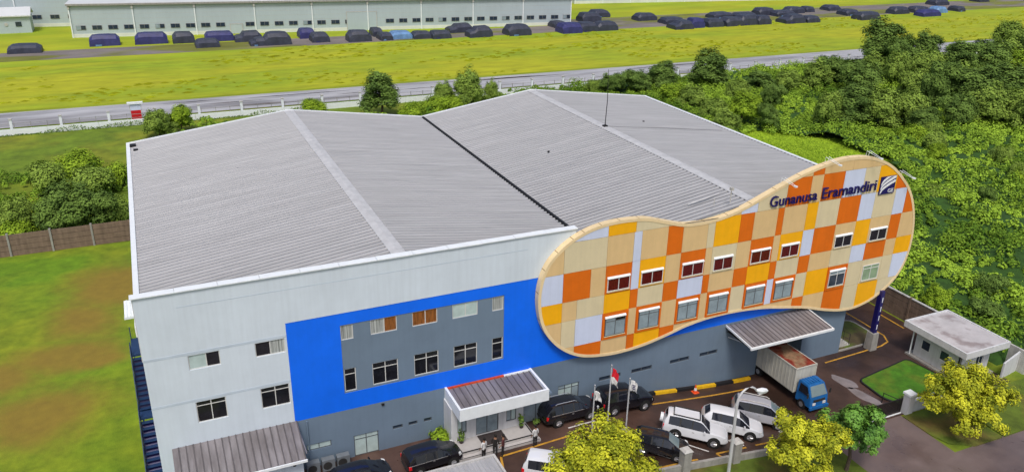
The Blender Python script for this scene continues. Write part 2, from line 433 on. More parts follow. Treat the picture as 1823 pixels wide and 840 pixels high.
# planted island round the corner post, lawn island before the guard house
def island(name, pts, h, top, kerbm, label=None):
    mb = MB(); mb.prism_z(pts, -.1, h); o = mb.build(name, top); o['kind'] = 'structure'
    mb = MB(); cx = sum(p[0] for p in pts)/len(pts); cy = sum(p[1] for p in pts)/len(pts)
    n = len(pts)
    for i in range(n):
        a, b = pts[i], pts[(i+1) % n]
        def out(p, d):
            vx, vy = p[0]-cx, p[1]-cy; l = math.hypot(vx,vy); return (p[0]+vx/l*d, p[1]+vy/l*d)
        a2, b2 = out(a,.16), out(b,.16)
        mb.hexa([(*a2,-.1),(*b2,-.1),(*b,-.1),(*a,-.1),(*a2,h+.03),(*b2,h+.03),(*b,h+.03),(*a,h+.03)])
    k = mb.build('kerb', kerbm); k['kind'] = 'structure'
    return o
def rounded(pts, r=.8, n=5):
    out = []
    for i, p in enumerate(pts):
        a, b = Vector(pts[i-1]), Vector(pts[(i+1) % len(pts)]); p = Vector(p)
        u = (a-p); v = (b-p); ru = min(r, u.length*.45); rv_ = min(r, v.length*.45)
        s, e = p+u.normalized()*ru, p+v.normalized()*rv_
        for k in range(n+1):
            t = k/n; out.append(tuple(s*(1-t)**2+p*2*t*(1-t)+e*t*t))
    return out
island('island', rounded([(53.5,3.6),(53.4,.7),(55.5,.15),(60.6,.2),(61.2,1.2),(61.2,4.2)], .9), .14, 'island_ground', 'concrete')
island('lawn_island', rounded([(54.0,-4.3),(60.5,-3.35),(61.2,-8.6),(54.6,-8.7),(53.8,-7.0)], .5), .13, 'lawn_bright', 'black_strip')

# ================================================================== FACTORY BUILDING
BX1, BD, BH, RH, EH = 59.7, 40.0, 16.2, 16.15, 14.13
B = thing('factory_building', 'large white, blue and grey factory with twin-gabled ribbed metal roof', 'building', (30,20,1.0))
def wall_panel(parent, name, m, x0, x1, z0, z1, y, holes=(), depth=.16):
    """front-facing wall with real openings; y is the face, reveals run inwards"""
    X = sorted(set([x0,x1]+[v for h in holes for v in h[:2] if x0 < v < x1]))
    Z = sorted(set([z0,z1]+[v for h in holes for v in h[2:4] if z0 < v < z1]))
    mb = MB()
    inh = lambda x, z: any(h[0] < x < h[1] and h[2] < z < h[3] for h in holes)
    for i in range(len(X)-1):
        for j in range(len(Z)-1):
            a, b, c, d = X[i], X[i+1], Z[j], Z[j+1]
            if inh((a+b)/2, (c+d)/2): continue
            mb.poly([(a,y,c),(b,y,c),(b,y,d),(a,y,d)])
    for h in holes:
        a, b, c, d = h[:4]; y2 = y+depth
        mb.poly([(a,y,c),(a,y2,c),(b,y2,c),(b,y,c)][::-1]); mb.poly([(a,y,d),(b,y,d),(b,y2,d),(a,y2,d)][::-1])
        mb.poly([(a,y,c),(a,y,d),(a,y2,d),(a,y2,c)][::-1]); mb.poly([(b,y,c),(b,y2,c),(b,y2,d),(b,y,d)][::-1])
        mb.poly([(a,y2+.12,c),(b,y2+.12,c),(b,y2+.12,d),(a,y2+.12,d)])
    mb.poly([(x0,y,z1),(x1,y,z1),(x1,y+.2,z1),(x0,y+.2,z1)]); mb.poly([(x0,y,z0),(x0,y+.2,z0),(x1,y+.2,z0),(x1,y,z0)])
    mb.poly([(x0,y,z0),(x0,y,z1),(x0,y+.2,z1),(x0,y+.2,z0)]); mb.poly([(x1,y,z0),(x1,y+.2,z0),(x1,y+.2,z1),(x1,y,z1)])
    return mb.build(name, m, parent)
def window(parent, x0, x1, z0, z1, y, panes, frame='frame_alu', cols=2, transom=None, fw=.055, name='window', dp=.05, sill=None, ratio=.5):
    """frame with its mullions; each pane is a sub-part. y = front of frame"""
    mb = MB(); y2 = y+dp
    mb.box(x0,x1,y,y2,z0,z0+fw); mb.box(x0,x1,y,y2,z1-fw,z1)
    mb.box(x0,x0+fw,y,y2,z0+fw,z1-fw); mb.box(x1-fw,x1,y,y2,z0+fw,z1-fw)
    cx = [x0+fw]
    for i in range(1, cols):
        xm = x0+(x1-x0)*(ratio if cols == 2 else i/cols)
        mb.box(xm-fw/2, xm+fw/2, y, y2, z0+fw, z1-fw); cx += [xm-fw/2, xm+fw/2]
    cx.append(x1-fw)
    cz = [z0+fw]
    if transom is not None:
        zt = z0+(z1-z0)*transom
        for i in range(cols): mb.box(cx[2*i], cx[2*i+1], y+.005, y2, zt-fw/2, zt+fw/2)
        cz += [zt-fw/2, zt+fw/2]
    cz.append(z1-fw)
    if sill: mb.box(x0-.08, x1+.08, y-.14, y2, z0-.09, z0)
    w_ = mb.build(name, frame, parent)
    k = 0
    for i in range(cols):
        for j in range(len(cz)//2):
            p = panes[k % len(panes)]; k += 1
            MB().box(cx[2*i], cx[2*i+1], y+.02, y+.032, cz[2*j], cz[2*j+1]).build('pane', p, w_)
    return w_
# openings
WA = [(2.44,4.2,7.2,8.7),(6.26,8.04,7.2,8.7)]
WB = [(2.4,4.2,10.97,11.96),(6.24,8.04,10.97,11.96)]
WL = [(11.56,12.34,7.1,8.82),(13.44,15.2,7.15,8.82),(16.32,18.06,7.15,8.82),(19.16,20.9,7.15,8.82),(22.02,22.84,7.1,8.82)]
WU = [(11.52,12.33,10.96,12.05),(13.46,15.24,10.96,12.05),(16.28,18.04,10.96,12.05),(19.1,20.94,10.96,12.05),(22.02,22.86,10.96,12.05)]
GW = [(8.75,10.38,3.18,3.66),(11.9,13.6,1.83,3.52),(27.42,29.2,1.86,3.57)]
SLL = [(14.62,15.34,3.28,3.57),(15.76,16.4,3.28,3.57),(16.87,17.45,3.28,3.57)]
SLR = [(30.95,32.87,3.12,3.48),(33.85,35.72,3.12,3.48),(37.43,39.27,3.12,3.48),(40.3,42.05,3.12,3.48)]
wall_panel(B, 'front_wall', 'white_wall', 0, 8.17, .2, 12.95, 0, WA+WB)
wall_panel(B, 'upper_wall', 'white_wall', 0, 28.3, 12.952, BH, 0)
mb = MB(); mb.prism_y([(28.302,12.952),(BX1,12.952),(BX1,EH-.06),(43.7,RH-.06),(30.2,EH-.06),(28.302,EH-.06)], 0, .2); mb.build('front_gable', 'white_wall', B)
wall_panel(B, 'blue_wall', 'blue_wall', 8.172, BX1-.05, 5.72, 12.948, .02, [(11.5,22.9,7.0,12.08)], .04)
wall_panel(B, 'grey_inset_wall', 'grey_wall', 11.502, 22.898, 7.002, 12.078, .05, WL+WU, .14)
wall_panel(B, 'ground_floor_wall', 'grey_wall', 8.172, 46.4, -.6, 5.718, .02, GW+SLL+SLR)
wall_panel(B, 'bay_lintel', 'grey_wall', 46.402, 51.2, 4.3, 5.718, .02)
wall_panel(B, 'bay_end_wall', 'grey_wall', 51.202, 55.8, -.6, 5.718, .02)
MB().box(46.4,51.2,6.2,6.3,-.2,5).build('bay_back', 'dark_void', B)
MB().box(46.2,46.4,.22,6.2,-.6,5).build('bay_side', 'grey_wall', B)
MB().box(51.2,51.4,.22,6.2,-.6,5).build('bay_side', 'grey_wall', B)
MB().box(46.4,51.2,1.9,6.2,-.3,1.3).build('dock_platform', 'concrete', B)
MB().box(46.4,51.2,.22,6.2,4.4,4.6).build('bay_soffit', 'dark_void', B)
MB().box(55.6,55.8,.25,38,-.6,5.4).build('lower_side_wall', 'grey_wall', B)
MB().box(55.6,BX1,.3,38,5.4,5.7).build('soffit', 'white_wall', B)
MB().box(BX1-.2,BX1,.25,BD,5.5,14.1).build('side_wall', 'white_wall', B)
MB().box(0,.2,.25,BD,.2,14.0).build('side_wall', 'white_wall', B)
mb = MB(); mb.prism_y([(0,.2),(BX1,.2),(BX1,EH-.1),(43.7,RH-.1),(30.2,EH-.1),(15.7,RH-.1),(0,EH-.1)], BD-.2, BD); mb.build('back_wall', 'white_wall', B)
MB().box(-.05,28.3,.2,.34,12,BH-.02).build('parapet_back', 'ridge_metal', B)
# flat darker strips over the white end's windows, and a panel seam high up
for z in (12.03, 8.77): MB().box(.02,8.16,-.012,-.002,z,z+.16).build('wall_strip', 'wall_band', B)
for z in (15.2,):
    MB().box(2.2,24.6,-.008,-.002,z,z+.05).build('wall_strip', 'wall_band', B)
MB().box(-.12,8.2,-.03,.3,.2,.5).build('plinth', 'white_wall', B)
# parapet caps, one per length
n = 12
for i in range(n):
    a = -.15+28.5*i/n; b_ = -.15+28.5*(i+1)/n
    MB().box(a+.012, b_-.012, -.12+random.uniform(-.01,.01), .46, BH+.004, BH+.07+random.uniform(-.008,.012)).build('parapet_cap', 'white_trim', B)
# ribbed roof slopes: ribs run from ridge to eave
def ribbed(name, m, parent, P, Q, L, pitch=.5, h=.10, up=Vector((0,0,1)), base=.0):
    """P->Q is the rib direction (a slope line), ribs repeat along L"""
    P, Q, L = Vector(P), Vector(Q), Vector(L)
    ln = L.length; ld = L.normalized(); nrib = int(ln/pitch); pitch = ln/nrib
    nrm = (Q-P).cross(ld).normalized()
    if nrm.z < 0: nrm = -nrm
    mb = MB(); prof = []
    for k in range(nrib):
        s = k*pitch
        if m == 'roof_worn': prof += [(s,0),(s+pitch*.80,0),(s+pitch*.86,h),(s+pitch*.94,h)]
        else: prof += [(s,0),(s+pitch*.5,0),(s+pitch*.62,h),(s+pitch*.88,h)]
    prof.append((ln,0))
    for s, hh in prof:
        for e in (P, Q): mb.v.append(tuple(e+ld*s+nrm*(hh+base)))
    for i in range(len(prof)-1):
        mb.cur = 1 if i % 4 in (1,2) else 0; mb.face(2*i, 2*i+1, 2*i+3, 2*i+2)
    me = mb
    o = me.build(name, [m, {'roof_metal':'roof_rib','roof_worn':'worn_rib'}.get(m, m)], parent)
    # make faces point up
    if o.data.polygons[0].normal.z < 0: o.data.flip_normals()
    return o
LV = (0, BD-.45, 0); LV2 = (0, BD+.05, 0)
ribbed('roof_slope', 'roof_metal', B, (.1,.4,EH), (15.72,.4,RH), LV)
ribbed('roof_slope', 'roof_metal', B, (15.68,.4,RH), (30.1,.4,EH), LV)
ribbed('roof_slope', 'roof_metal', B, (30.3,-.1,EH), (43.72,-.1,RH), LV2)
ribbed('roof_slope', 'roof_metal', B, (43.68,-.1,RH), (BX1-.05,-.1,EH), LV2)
for xr in (15.7, 43.7):
    mb = MB(); s1 = (RH-EH)/15.6
    for a, b_ in ((-.48,0),(0,.48)):
        za, zb = RH+.10-abs(a)*s1, RH+.10-abs(b_)*s1
        mb.hexa([(xr+a,.36,za-.05),(xr+b_,.36,zb-.05),(xr+b_,BD,zb-.05),(xr+a,BD,za-.05),(xr+a,.36,za),(xr+b_,.36,zb),(xr+b_,BD,zb),(xr+a,BD,za)])
    mb.build('ridge_cap', 'ridge_metal', B)
mb = MB(); mb.box(29.98,30.42,.4,BD-.1,EH-.3,EH+.02); mb.box(30.2,30.42,.4,BD-.1,EH+.02,EH+.13); mb.build('valley_gutter', 'gutter_black', B)
# verges along the sides and the back
MB().box(-.12,.22,.3,BD+.05,EH-.5,EH+.16).build('verge_trim', 'white_trim', B)
mb = MB().box(BX1-.18,BX1+.14,.3,BD+.05,EH-.4,EH+.14); mb.build('verge_trim', 'white_trim', B)
MB().box(BX1-.32,BX1-.18,.4,BD,EH-.4,EH+.09).build('side_gutter', 'gutter_black', B)
for a, za, b_, zb in ((-.1,EH,15.7,RH),(15.7,RH,30.2,EH),(30.2,EH,43.7,RH),(43.7,RH,BX1+.1,EH)):
    MB().hexa([(a,BD-.12,za-.5),(b_,BD-.12,zb-.5),(b_,BD+.06,zb-.5),(a,BD+.06,za-.5),(a,BD-.12,za+.17),(b_,BD-.12,zb+.17),(b_,BD+.06,zb+.17),(a,BD+.06,za+.17)]).build('gable_trim', 'white_trim', B)
# things on the roof that belong to it
mb = MB(); mb.tube([(43.7,22.7,RH),(43.8,22.7,19.0),(43.7,22.7,21.9)], [.045,.035,.02], 6); mb.box(43.5,43.9,22.5,22.9,RH+.05,RH+.22); mb.build('lightning_rod', 'gate_black', B)
mb = MB(); s1 = (RH-EH)/16
mb.tube([(43.8+i*1.6, 22.6-.1*math.sin(i), RH+.12-s1*i*1.6) for i in range(10)], .014, 5); mb.build('roof_cable', 'gutter_black', B)
mb = MB(); mb.box(.2,.75,BD-1.6,BD-.9,EH,EH+.3); mb.box(.5,.9,BD-3.0,BD-2.6,EH,EH+.25); mb.build('drain_box', 'gutter_black', B)
MB().box(8.6,9.3,BD*.62,BD*.62+.25,15.15,15.3).build('roof_vent', 'gutter_black', B)
mb = MB()
for q in [(36.1,20.1),(50.1,25.6)]:
    x, y = q; z = EH+(RH-EH)*(1-abs(((x+.0) % 29.0)-15)/15)
    mb.box(x,x+.18,y,y+.12,z+.02,z+.14)
mb.build('roof_bolt_plates', 'gutter_black', B)
mb = MB(); mb.tube([(39.2,2.2,15.7),(40.7,2.1,16.05),(42.2,2.4,16.15)], .06, 5); mb.build('roof_flashing', 'ridge_metal', B)
mb = MB(); mb.tube([(41.6,.25,16.2),(41.6,.25,17.2)], .04, 6); mb.box(41.48,41.72,.13,.37,17.2,17.45); mb.build('roof_lamp', 'concrete_pale', B)
mb = MB(); mb.tube([(40.1,.25,16.2),(40.1,.25,16.75)], .03, 6); mb.build('roof_lamp', 'concrete_pale', B)
# windows of the main building
D_ = ['glass_dark']
for h in WA: window(B, *h, .06, D_, 'frame_alu', 2, .78)
window(B, *WB[0], .06, ['glass_pale','glass_dark'], 'frame_alu', 2, None, ratio=.56)
window(B, *WB[1], .06, ['glass_dark','blind','blind','glass_dark'], 'frame_alu', 2, None)
for h in WL: window(B, *h, .10, D_, 'frame_alu', 1 if h[1]-h[0] < 1 else 2, .74)
for h, p in zip(WU, (['blind'],['blind','curtain_amber'],['curtain_amber'],['glass_pale'],['blind'])):
    window(B, *h, .10, p, 'frame_alu', 1 if h[1]-h[0] < 1 else 2, None, ratio=.52)
window(B, *GW[0], .08, ['glass_pale'], 'frame_dark', 2, None)
window(B, *GW[1], .08, ['glass_pale'], 'frame_dark', 2, .78)
window(B, *GW[2], .08, ['glass_pale','glass_blue','glass_pale'], 'frame_dark', 3, .8)
for h in SLL: window(B, *h, .08, ['glass_navy'], 'frame_dark', 1)
for h in SLR: window(B, *h, .08, ['glass_navy'], 'frame_dark', 2)
mb = MB(); mb.box(13.9,14.1,-.1,-.002,5.5,5.62); mb.build('wall_camera', 'gate_black', B)
mb = MB(); mb.tube([(8.9,-.06,5.6),(8.9,-.06,1.6)], .05, 6); mb.build('downpipe', 'grey_wall', B)

# ================================================================== GOURD-SHAPED SCREEN
OUT = [(27.35,16.05),(26.4,15.4),(25.54,14.5),(25.02,13.3),(24.84,11.76),(25.13,10.0),(25.92,8.54),(27.05,7.41),(28.49,6.62),(30.32,6.26),(32.19,6.2),(34.07,6.38),(35.98,6.78),(37.6,7.18),(39.4,7.43),(41.14,7.5),(43.04,7.44),(45.2,7.22),(47.0,6.88),(49.4,6.4),(51.6,5.75),(53.5,5.33),(55.19,5.28),(56.96,5.7),(58.42,6.5),(59.55,7.55),(60.22,8.95),(60.42,10.63),(60.2,12.5),(59.65,14.2),(58.9,15.5),(57.9,16.62),(56.5,17.78),(54.97,18.55),(53.12,19.02),(50.98,19.1),(48.99,18.82),(47.06,18.36),(45.2,17.7),(43.4,17.0),(41.58,16.32),(39.9,15.9),(38.2,15.74),(36.5,15.82),(34.8,16.28),(33.3,16.72),(32.0,16.86),(30.7,16.88),(29.5,16.76),(28.4,16.5)]
def catmull(P, m=5):
    o = []; n = len(P)
    for i in range(n):
        p0, p1, p2, p3 = (np.array(P[(i+k-1) % n]) for k in range(4))
        for t in np.linspace(0, 1, m, endpoint=False):
            o.append(tuple(.5*((2*p1)+(-p0+p2)*t+(2*p0-5*p1+4*p2-p3)*t*t+(-p0+3*p1-3*p2+p3)*t**3)))
    return o
OC = catmull(OUT)
def inset(P, d):
    A = np.array(P); T = np.roll(A,-1,0)-np.roll(A,1,0); T /= np.linalg.norm(T,axis=1)[:,None]
    N_ = np.stack([-T[:,1],T[:,0]],1)      # outline runs counter-clockwise: left normal is inwards
    return [tuple(q) for q in A+N_*d]
area = sum(OC[i][0]*OC[(i+1) % len(OC)][1]-OC[(i+1) % len(OC)][0]*OC[i][1] for i in range(len(OC)))/2
if area < 0: OC = OC[::-1]
IC = inset(OC, .22)
GS = thing('facade_screen', 'gourd-shaped orange, yellow and cream chequered facade screen with windows', 'facade screen', (42.6,-.7,5.3))
mb = MB(); n = len(OC)
for y_, P_ in ((-1.33,OC),(-1.33,IC),(-1.20,IC),(-.81,OC)):
    mb.v += [(x,y_,z) for x,z in P_]
for i in range(n):
    j = (i+1) % n
    mb.face(i, j, n+j, n+i); mb.face(n+i, n+j, 2*n+j, 2*n+i); mb.face(j, i, 3*n+i, 3*n+j)
mb.build('rim', 'rim_tan', GS, smooth=True, angle=40)
mb = MB(); mb.prism_y(inset(OC,.2), -1.21, -1.0); mb.build('backing_panel', 'joint_tan', GS)
# joints between the lengths of the rim's edge
for i in range(0, n, 6):
    (x,z), (x2,z2) = OC[i], OC[(i+1) % n]
    dx, dz = (x2-x), (z2-z); l = math.hypot(dx,dz); dx, dz = dx/l*.025, dz/l*.025; nx, nz = dz*.2, -dx*.2
    MB().hexa([(x-dx+nx,-1.325,z-dz+nz),(x+dx+nx,-1.325,z+dz+nz),(x+dx+nx,-.82,z+dz+nz),(x-dx+nx,-.82,z-dz+nz),(x-dx-nx,-1.325,z-dz-nz),(x+dx-nx,-1.325,z+dz-nz),(x+dx-nx,-.82,z+dz-nz),(x-dx-nx,-.82,z-dz-nz)]).build('rim_joint', 'joint_tan', GS)
def clip(poly, x0, x1, z0, z1):
    def cut(P, f, isec):
        o = []
        for i in range(len(P)):
            a, b = P[i-1], P[i]; fa, fb = f(a), f(b)
            if fa != fb: o.append(isec(a,b))
            if fb: o.append(b)
        return o
    def ix(v): return lambda a,b: (v, a[1]+(b[1]-a[1])*(v-a[0])/(b[0]-a[0]))
    def iz(v): return lambda a,b: (a[0]+(b[0]-a[0])*(v-a[1])/(b[1]-a[1]), v)
    P = poly
    for f, s in ((lambda p: p[0] >= x0, ix(x0)),(lambda p: p[0] <= x1, ix(x1)),(lambda p: p[1] >= z0, iz(z0)),(lambda p: p[1] <= z1, iz(z1))):
        if len(P) < 3: return []
        P = cut(P, f, s)
    return P
TC = dict(T='tile_tan', C='tile_cream', W='tile_white', O='tile_orange', Y='tile_yellow')
ROWS = [
 (4.0,7.62,[(24,'T',27.85),('O',30.05),('T',32.25),('O',32.88),('Y',35.1),('O',36.4),('T',41.5),('T',47.9),('O',49.02),('T',51.22),('O',53.42),('C',55.0),('Y',57.25),('C',61)]),
 (7.62,9.8,[(24,'T',26.73),('C',27.85),('W',30.05),('O',32.25),('T',32.9),('O',35.1),('T',36.4),('O',38.58),('T',39.22),('O',41.46),('C',42.76),('O',44.96),('W',45.6),('O',47.86),('C',49.0),('Y',51.25),('O',53.42),('C',55.0),('C',57.25),('C',58.42),('W',61)]),
 (9.8,11.33,[(24,'Y',26.73),('T',27.9),('C',30.1),('Y',32.25),('O',32.9),('C',35.1),('O',36.4),('W',38.62),('O',39.22),('T',41.5),('O',42.8),('Y',45.0),('O',45.65),('C',47.9),('O',49.02),('T',51.25),('C',53.45),('W',55.0),('O',57.25),('T',58.42),('Y',61)]),
 (11.33,13.55,[(24,'W',26.73),('O',28.9),('T',30.1),('O',32.25),('W',32.9),('Y',35.1),('T',36.4),('O',38.62),('T',39.22),('C',41.5),('T',42.8),('O',45.0),('T',45.65),('Y',47.9),('W',49.02),('O',51.25),('T',53.42),('Y',55.0),('T',57.25),('O',58.42),('T',61)]),
 (13.55,15.82,[(24,'T',26.73),('C',30.1),('T',32.25),('W',32.9),('T',35.1),('O',36.4),('T',38.6),('C',39.25),('Y',41.52),('O',42.8),('T',45.05),('O',45.65),('T',47.92),('Y',49.02),('C',51.25),('O',53.45),('W',55.0),('C',57.25),('W',58.5),('O',61)]),
 (15.82,18.05,[(24,'O',27.5),('W',30.1),('Y',32.35),('C',35.1),('T',41.5),('W',43.0),('C',45.66),('O',47.95),('T',49.1),('O',51.28),('W',53.42),('C',55.0),('Y',57.1),('O',61)]),
 (18.05,20.5,[(40,'T',47.98),('O',49.08),('T',52),('T',61)]),
]
WINCELL = []
for ri, (z0, z1, cells) in enumerate(ROWS):
    x = cells[0][0]
    for ci, c in enumerate(cells):
        col_, x1 = (c[1], c[2]) if ci == 0 else c
        P_ = clip(IC, x+.012, x1-.012, z0+.012, z1-.012)
        if ri == 6 and col_ == 'O': P_ = clip(IC, x+.012, x1-.012, z0+.012, 18.6)
        if len(P_) >= 3:
            ar = abs(sum(P_[i][0]*P_[(i+1) % len(P_)][1]-P_[(i+1) % len(P_)][0]*P_[i][1] for i in range(len(P_)))/2)
            if ar > .01:
                MB().prism_y(P_, -1.30+random.uniform(-.006,.006), -1.205).build('facade_tile', TC[col_], GS)
        x = x1
def screen_window(x0, x1, z0, z1, panes, cols=2, frame='white_frame', tr=None, hood=True):
    w_ = window(GS, x0, x1, z0, z1, -1.37, panes, frame, cols, tr, fw=.05, dp=.06)
    if hood: MB().hexa([(x0-.02,-1.41,z1-.02),(x1+.02,-1.41,z1-.02),(x1+.03,-1.305,z1+.01),(x0-.03,-1.305,z1+.01),(x0-.02,-1.41,z1+.04),(x1+.02,-1.41,z1+.04),(x1+.02,-1.305,z1+.14),(x0-.02,-1.305,z1+.14)]).build('hood', 'white_trim', w_)
    MB().box(x0-.03,x1+.03,-1.39,-1.305,z0-.07,z0-.01).build('sill', 'tile_cream', w_)
for x0, x1 in ((30.27,32.1),(33.07,34.92),(36.62,38.5),(39.45,41.2),(42.95,44.8),(45.9,47.65)):
    screen_window(x0, x1, 11.55, 12.55, ['glass_maroon'], 2)
for x0, x1 in ((51.4,53.2),(55.2,57.05)):
    screen_window(x0, x1, 11.5, 12.48, ['glass_dark'], 2)
for k, (x0, x1) in enumerate(((30.3,32.0),(33.15,34.9),(36.6,38.35),(39.42,41.2),(42.95,44.75),(45.85,47.6))):
    screen_window(x0, x1, 7.92, 9.38, ['glass_blue'] if k else ['glass_blue','glass_blue','glass_blue','glass_dark'], 2, 'frame_dark', .8)
screen_window(51.5, 53.2, 7.95, 9.35, ['glass_navy','glass_blue'], 2, 'white_frame', .78)
screen_window(55.2, 57.0, 7.85, 9.25, ['glass_green'], 2, 'white_frame', .78, hood=False)
# orange surrounds stand proud round the lower windows
for x0, x1 in ((30.1,32.22),(32.97,35.08),(36.45,38.53),(39.27,41.4),(42.8,44.92),(45.65,47.8),(51.3,53.38)):
    mb = MB(); t = .13
    mb.box(x0,x1,-1.36,-1.302,7.66,7.66+t); mb.box(x0,x0+t,-1.36,-1.302,7.66+t,9.76); mb.box(x1-t,x1,-1.36,-1.302,7.66+t,9.76)
    mb.build('window_surround', 'tile_orange', GS)
# lettering
def text_mesh(name, body, m, parent, x0, x1, z0, capz, y, ext=.05, off=.0):
    cu = bpy.data.curves.new('t', 'FONT'); cu.body = body; cu.extrude = ext; cu.offset = off; cu.resolution_u = 3
    ob = bpy.data.objects.new('t', cu); COL.objects.link(ob)
    dg = bpy.context.evaluated_depsgraph_get(); me = bpy.data.meshes.new_from_object(ob.evaluated_get(dg))
    bpy.data.objects.remove(ob); bpy.data.curves.remove(cu)
    co = np.empty(len(me.vertices)*3); me.vertices.foreach_get('co', co); co = co.reshape(-1,3)
    mn, mx = co.min(0), co.max(0)
    r = parent.location
    sx = (x1-x0)/(mx[0]-mn[0]); sz = capz/(mx[1]-mn[1])
    new = np.stack([x0+(co[:,0]-mn[0])*sx-r.x, y-co[:,2]-r.y, z0+(co[:,1]-mn[1])*sz-r.z], 1)
    me.vertices.foreach_set('co', new.ravel()); me.materials.clear(); me.materials.append(MATS[m]); me.name = name; me.update()
    o = bpy.data.objects.new(name, me); COL.objects.link(o); o.parent = parent; return o
text_mesh('lettering', 'Gunanusa', 'navy_paint', GS, 44.02, 48.62, 16.06, .86, -1.40)
text_mesh('lettering', 'Eramandiri', 'navy_paint', GS, 49.12, 54.75, 16.06, .90, -1.40)
lg = MB().box(55.22,56.86,-1.40,-1.312,15.58,17.08).build('logo_panel', 'navy_paint', GS)
def lz(u, v): return (55.22+u*1.64, 15.58+v*1.5)
for k in range(3):
    o0 = k*.26
    up_ = []; dn = []
    for t in np.linspace(0, 1, 9):
        u = .04+.92*t; v = .02+o0*.9+ .62*t**.55 + .0
        wv = .135
        up_.append(lz(u, min(.985, v+wv))); dn.append(lz(u, min(.98, max(.015, v))))
    P_ = dn+up_[::-1]
    MB().prism_y(P_, -1.43-.001*k, -1.402).build('logo_stripe', 'logo_white', lg)
text_mesh('lettering', 'GE', 'logo_white', GS, 56.12, 56.72, 15.7, .3, -1.43, .012, .0)
# floodlight brackets on the rim
for x, z in ((45.3,17.72),(49.4,18.9),(53.6,18.95),(57.7,16.85)):
    mb = MB()
    for dx in (-.14,.14):
        mb.tube([(x+dx,-.95,z),(x+dx*1.1,-1.0,z+.42),(x+dx*.6+.25,-2.1,z+.05)], .02, 5)
    mb.box(x+.16,x+.36,-2.25,-2.05,z-.0,z+.1)
    mb.build('floodlight_bracket', 'white_trim', GS)
# the whole screen is fixed half a metre in front of the wall
k_ = 1.0179
GS.scale = (k_, 1, k_); GS.location = (GS.location.x*k_-.0435, GS.location.y+.8, GS.location.z*k_-.673)
# corner post under the screen
P = thing('corner_post', 'dark blue column on a concrete base under the right end of the screen', 'column', (59.0,-.55,0))
mb = MB(); mb.box(58.8,59.18,-.8,-.36,1.75,5.9); mb.build('shaft', 'navy_paint', P)
mb = MB(); mb.hexa([(58.62,-.98,0),(59.38,-.98,0),(59.38,-.17,0),(58.62,-.17,0),(58.66,-.94,1.75),(59.34,-.94,1.75),(59.34,-.21,1.75),(58.66,-.21,1.75)]); mb.build('base', 'concrete', P)
mb = MB()
for k in range(4): mb.box(59.0,59.08,-.815,-.802,2.1+k*.9,2.6+k*.9)
mb.build('white_marks', 'logo_white', P)

# ================================================================== LEAN-TO, PORCH, CANOPY, SHELTER
def hip(parent, name, m, x0, x1, y0, z0, y1, z1, pitch=.38, h=.045):
    return ribbed(name, m, parent, (x0,y0,z0), (x0,y1,z1), (x1-x0,0,0), pitch, h)
LT = thing('lean_to', 'white lean-to with ribbed grey metal roof against the white wall', 'lean-to', (4.5,-1.8,1.8))
hip(LT, 'roof_sheet', 'roof_worn', .72, 8.3, -.02, 5.78, -2.75, 4.72, .42, .05)
MB().box(.7,8.34,-2.84,-2.74,4.55,4.72).build('gutter', 'white_trim', LT)
MB().box(8.3,8.36,-2.74,-.02,5.1,5.2).build('verge_trim', 'roof_worn', LT)
mb = MB(); mb.poly([(8.14,-2.2,1.6),(8.14,-.0,1.6),(8.14,-.0,5.7),(8.14,-2.2,4.85)]); mb.poly([(.9,-2.2,1.6),(.9,-2.2,4.85),(.9,0,5.7),(.9,0,1.6)])
mb.build('side_wall', 'white_wall', LT)
wall_panel(LT, 'front_wall', 'white_wall', .9, 8.14, 1.6, 4.84, -2.2, [(2.9,5.5,1.7,4.3)])
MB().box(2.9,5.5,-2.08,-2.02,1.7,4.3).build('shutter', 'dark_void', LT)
MB().box(7.5,7.68,-2.34,-2.2,4.05,4.2).build('wall_lamp', 'gate_black', LT)

PO = thing('entrance_porch', 'white entrance porch with grey ribbed roof, glass door and raised terrace', 'porch', (21.8,-1.5,1.8))
hip(PO, 'roof_sheet', 'roof_worn', 18.6, 24.9, -.05, 5.62, -2.85, 5.45, .45, .05)
MB().box(18.42,25.08,-3.02,-2.86,4.86,5.76).build('fascia', 'white_trim', PO)
MB().box(18.42,18.58,-2.86,-.0,4.86,5.76).build('fascia', 'white_trim', PO)
MB().box(24.92,25.08,-2.86,-.0,4.86,5.76).build('fascia', 'white_trim', PO)
MB().box(18.58,22.9,-.14,-.005,5.6,5.72).build('flashing', 'red_flash', PO)
MB().box(22.9,24.92,-.14,-.005,5.6,5.72).build('flashing', 'white_trim', PO)
MB().box(18.58,24.92,-2.86,-.0,4.87,4.93).build('ceiling', 'white_trim', PO)
wall_panel(PO, 'front_wall', 'guard_wall', 18.35, 23.85, 2.2, 4.87, -1.5, [(18.82,19.5,2.75,4.05),(20.2,21.92,2.22,4.2),(22.52,23.3,2.75,4.0)])
MB().box(18.35,18.5,-1.3,0,1.7,4.87).build('side_wall', 'guard_wall', PO)
MB().box(23.7,23.85,-1.3,-1.02,1.7,4.87).build('side_wall', 'guard_wall', PO)
window(PO, 18.82,19.5,2.75,4.05,-1.44,['glass_pale','glass_blue'],'frame_dark',2)
window(PO, 22.52,23.3,2.75,4.0,-1.44,['glass_blue','glass_pale'],'frame_dark',2)
window(PO, 20.2,21.92,2.22,4.2,-1.42,['glass_blue'],'frame_dark',2,.8,name='door')
window(PO, 23.87,26.3,1.85,3.75,-1.0,['glass_blue'],'frame_dark',2,None,name='glazed_screen')
MB().box(23.87,26.3,-1.0,-.9,3.75,3.9).build('screen_head', 'grey_wall', PO)
MB().box(26.3,26.4,-1.0,0.0,1.6,3.9).build('screen_side', 'grey_wall', PO)
MB().box(18.3,24.1,-3.0,-1.28,1.6,2.2).build('terrace', 'floor_tile', PO)
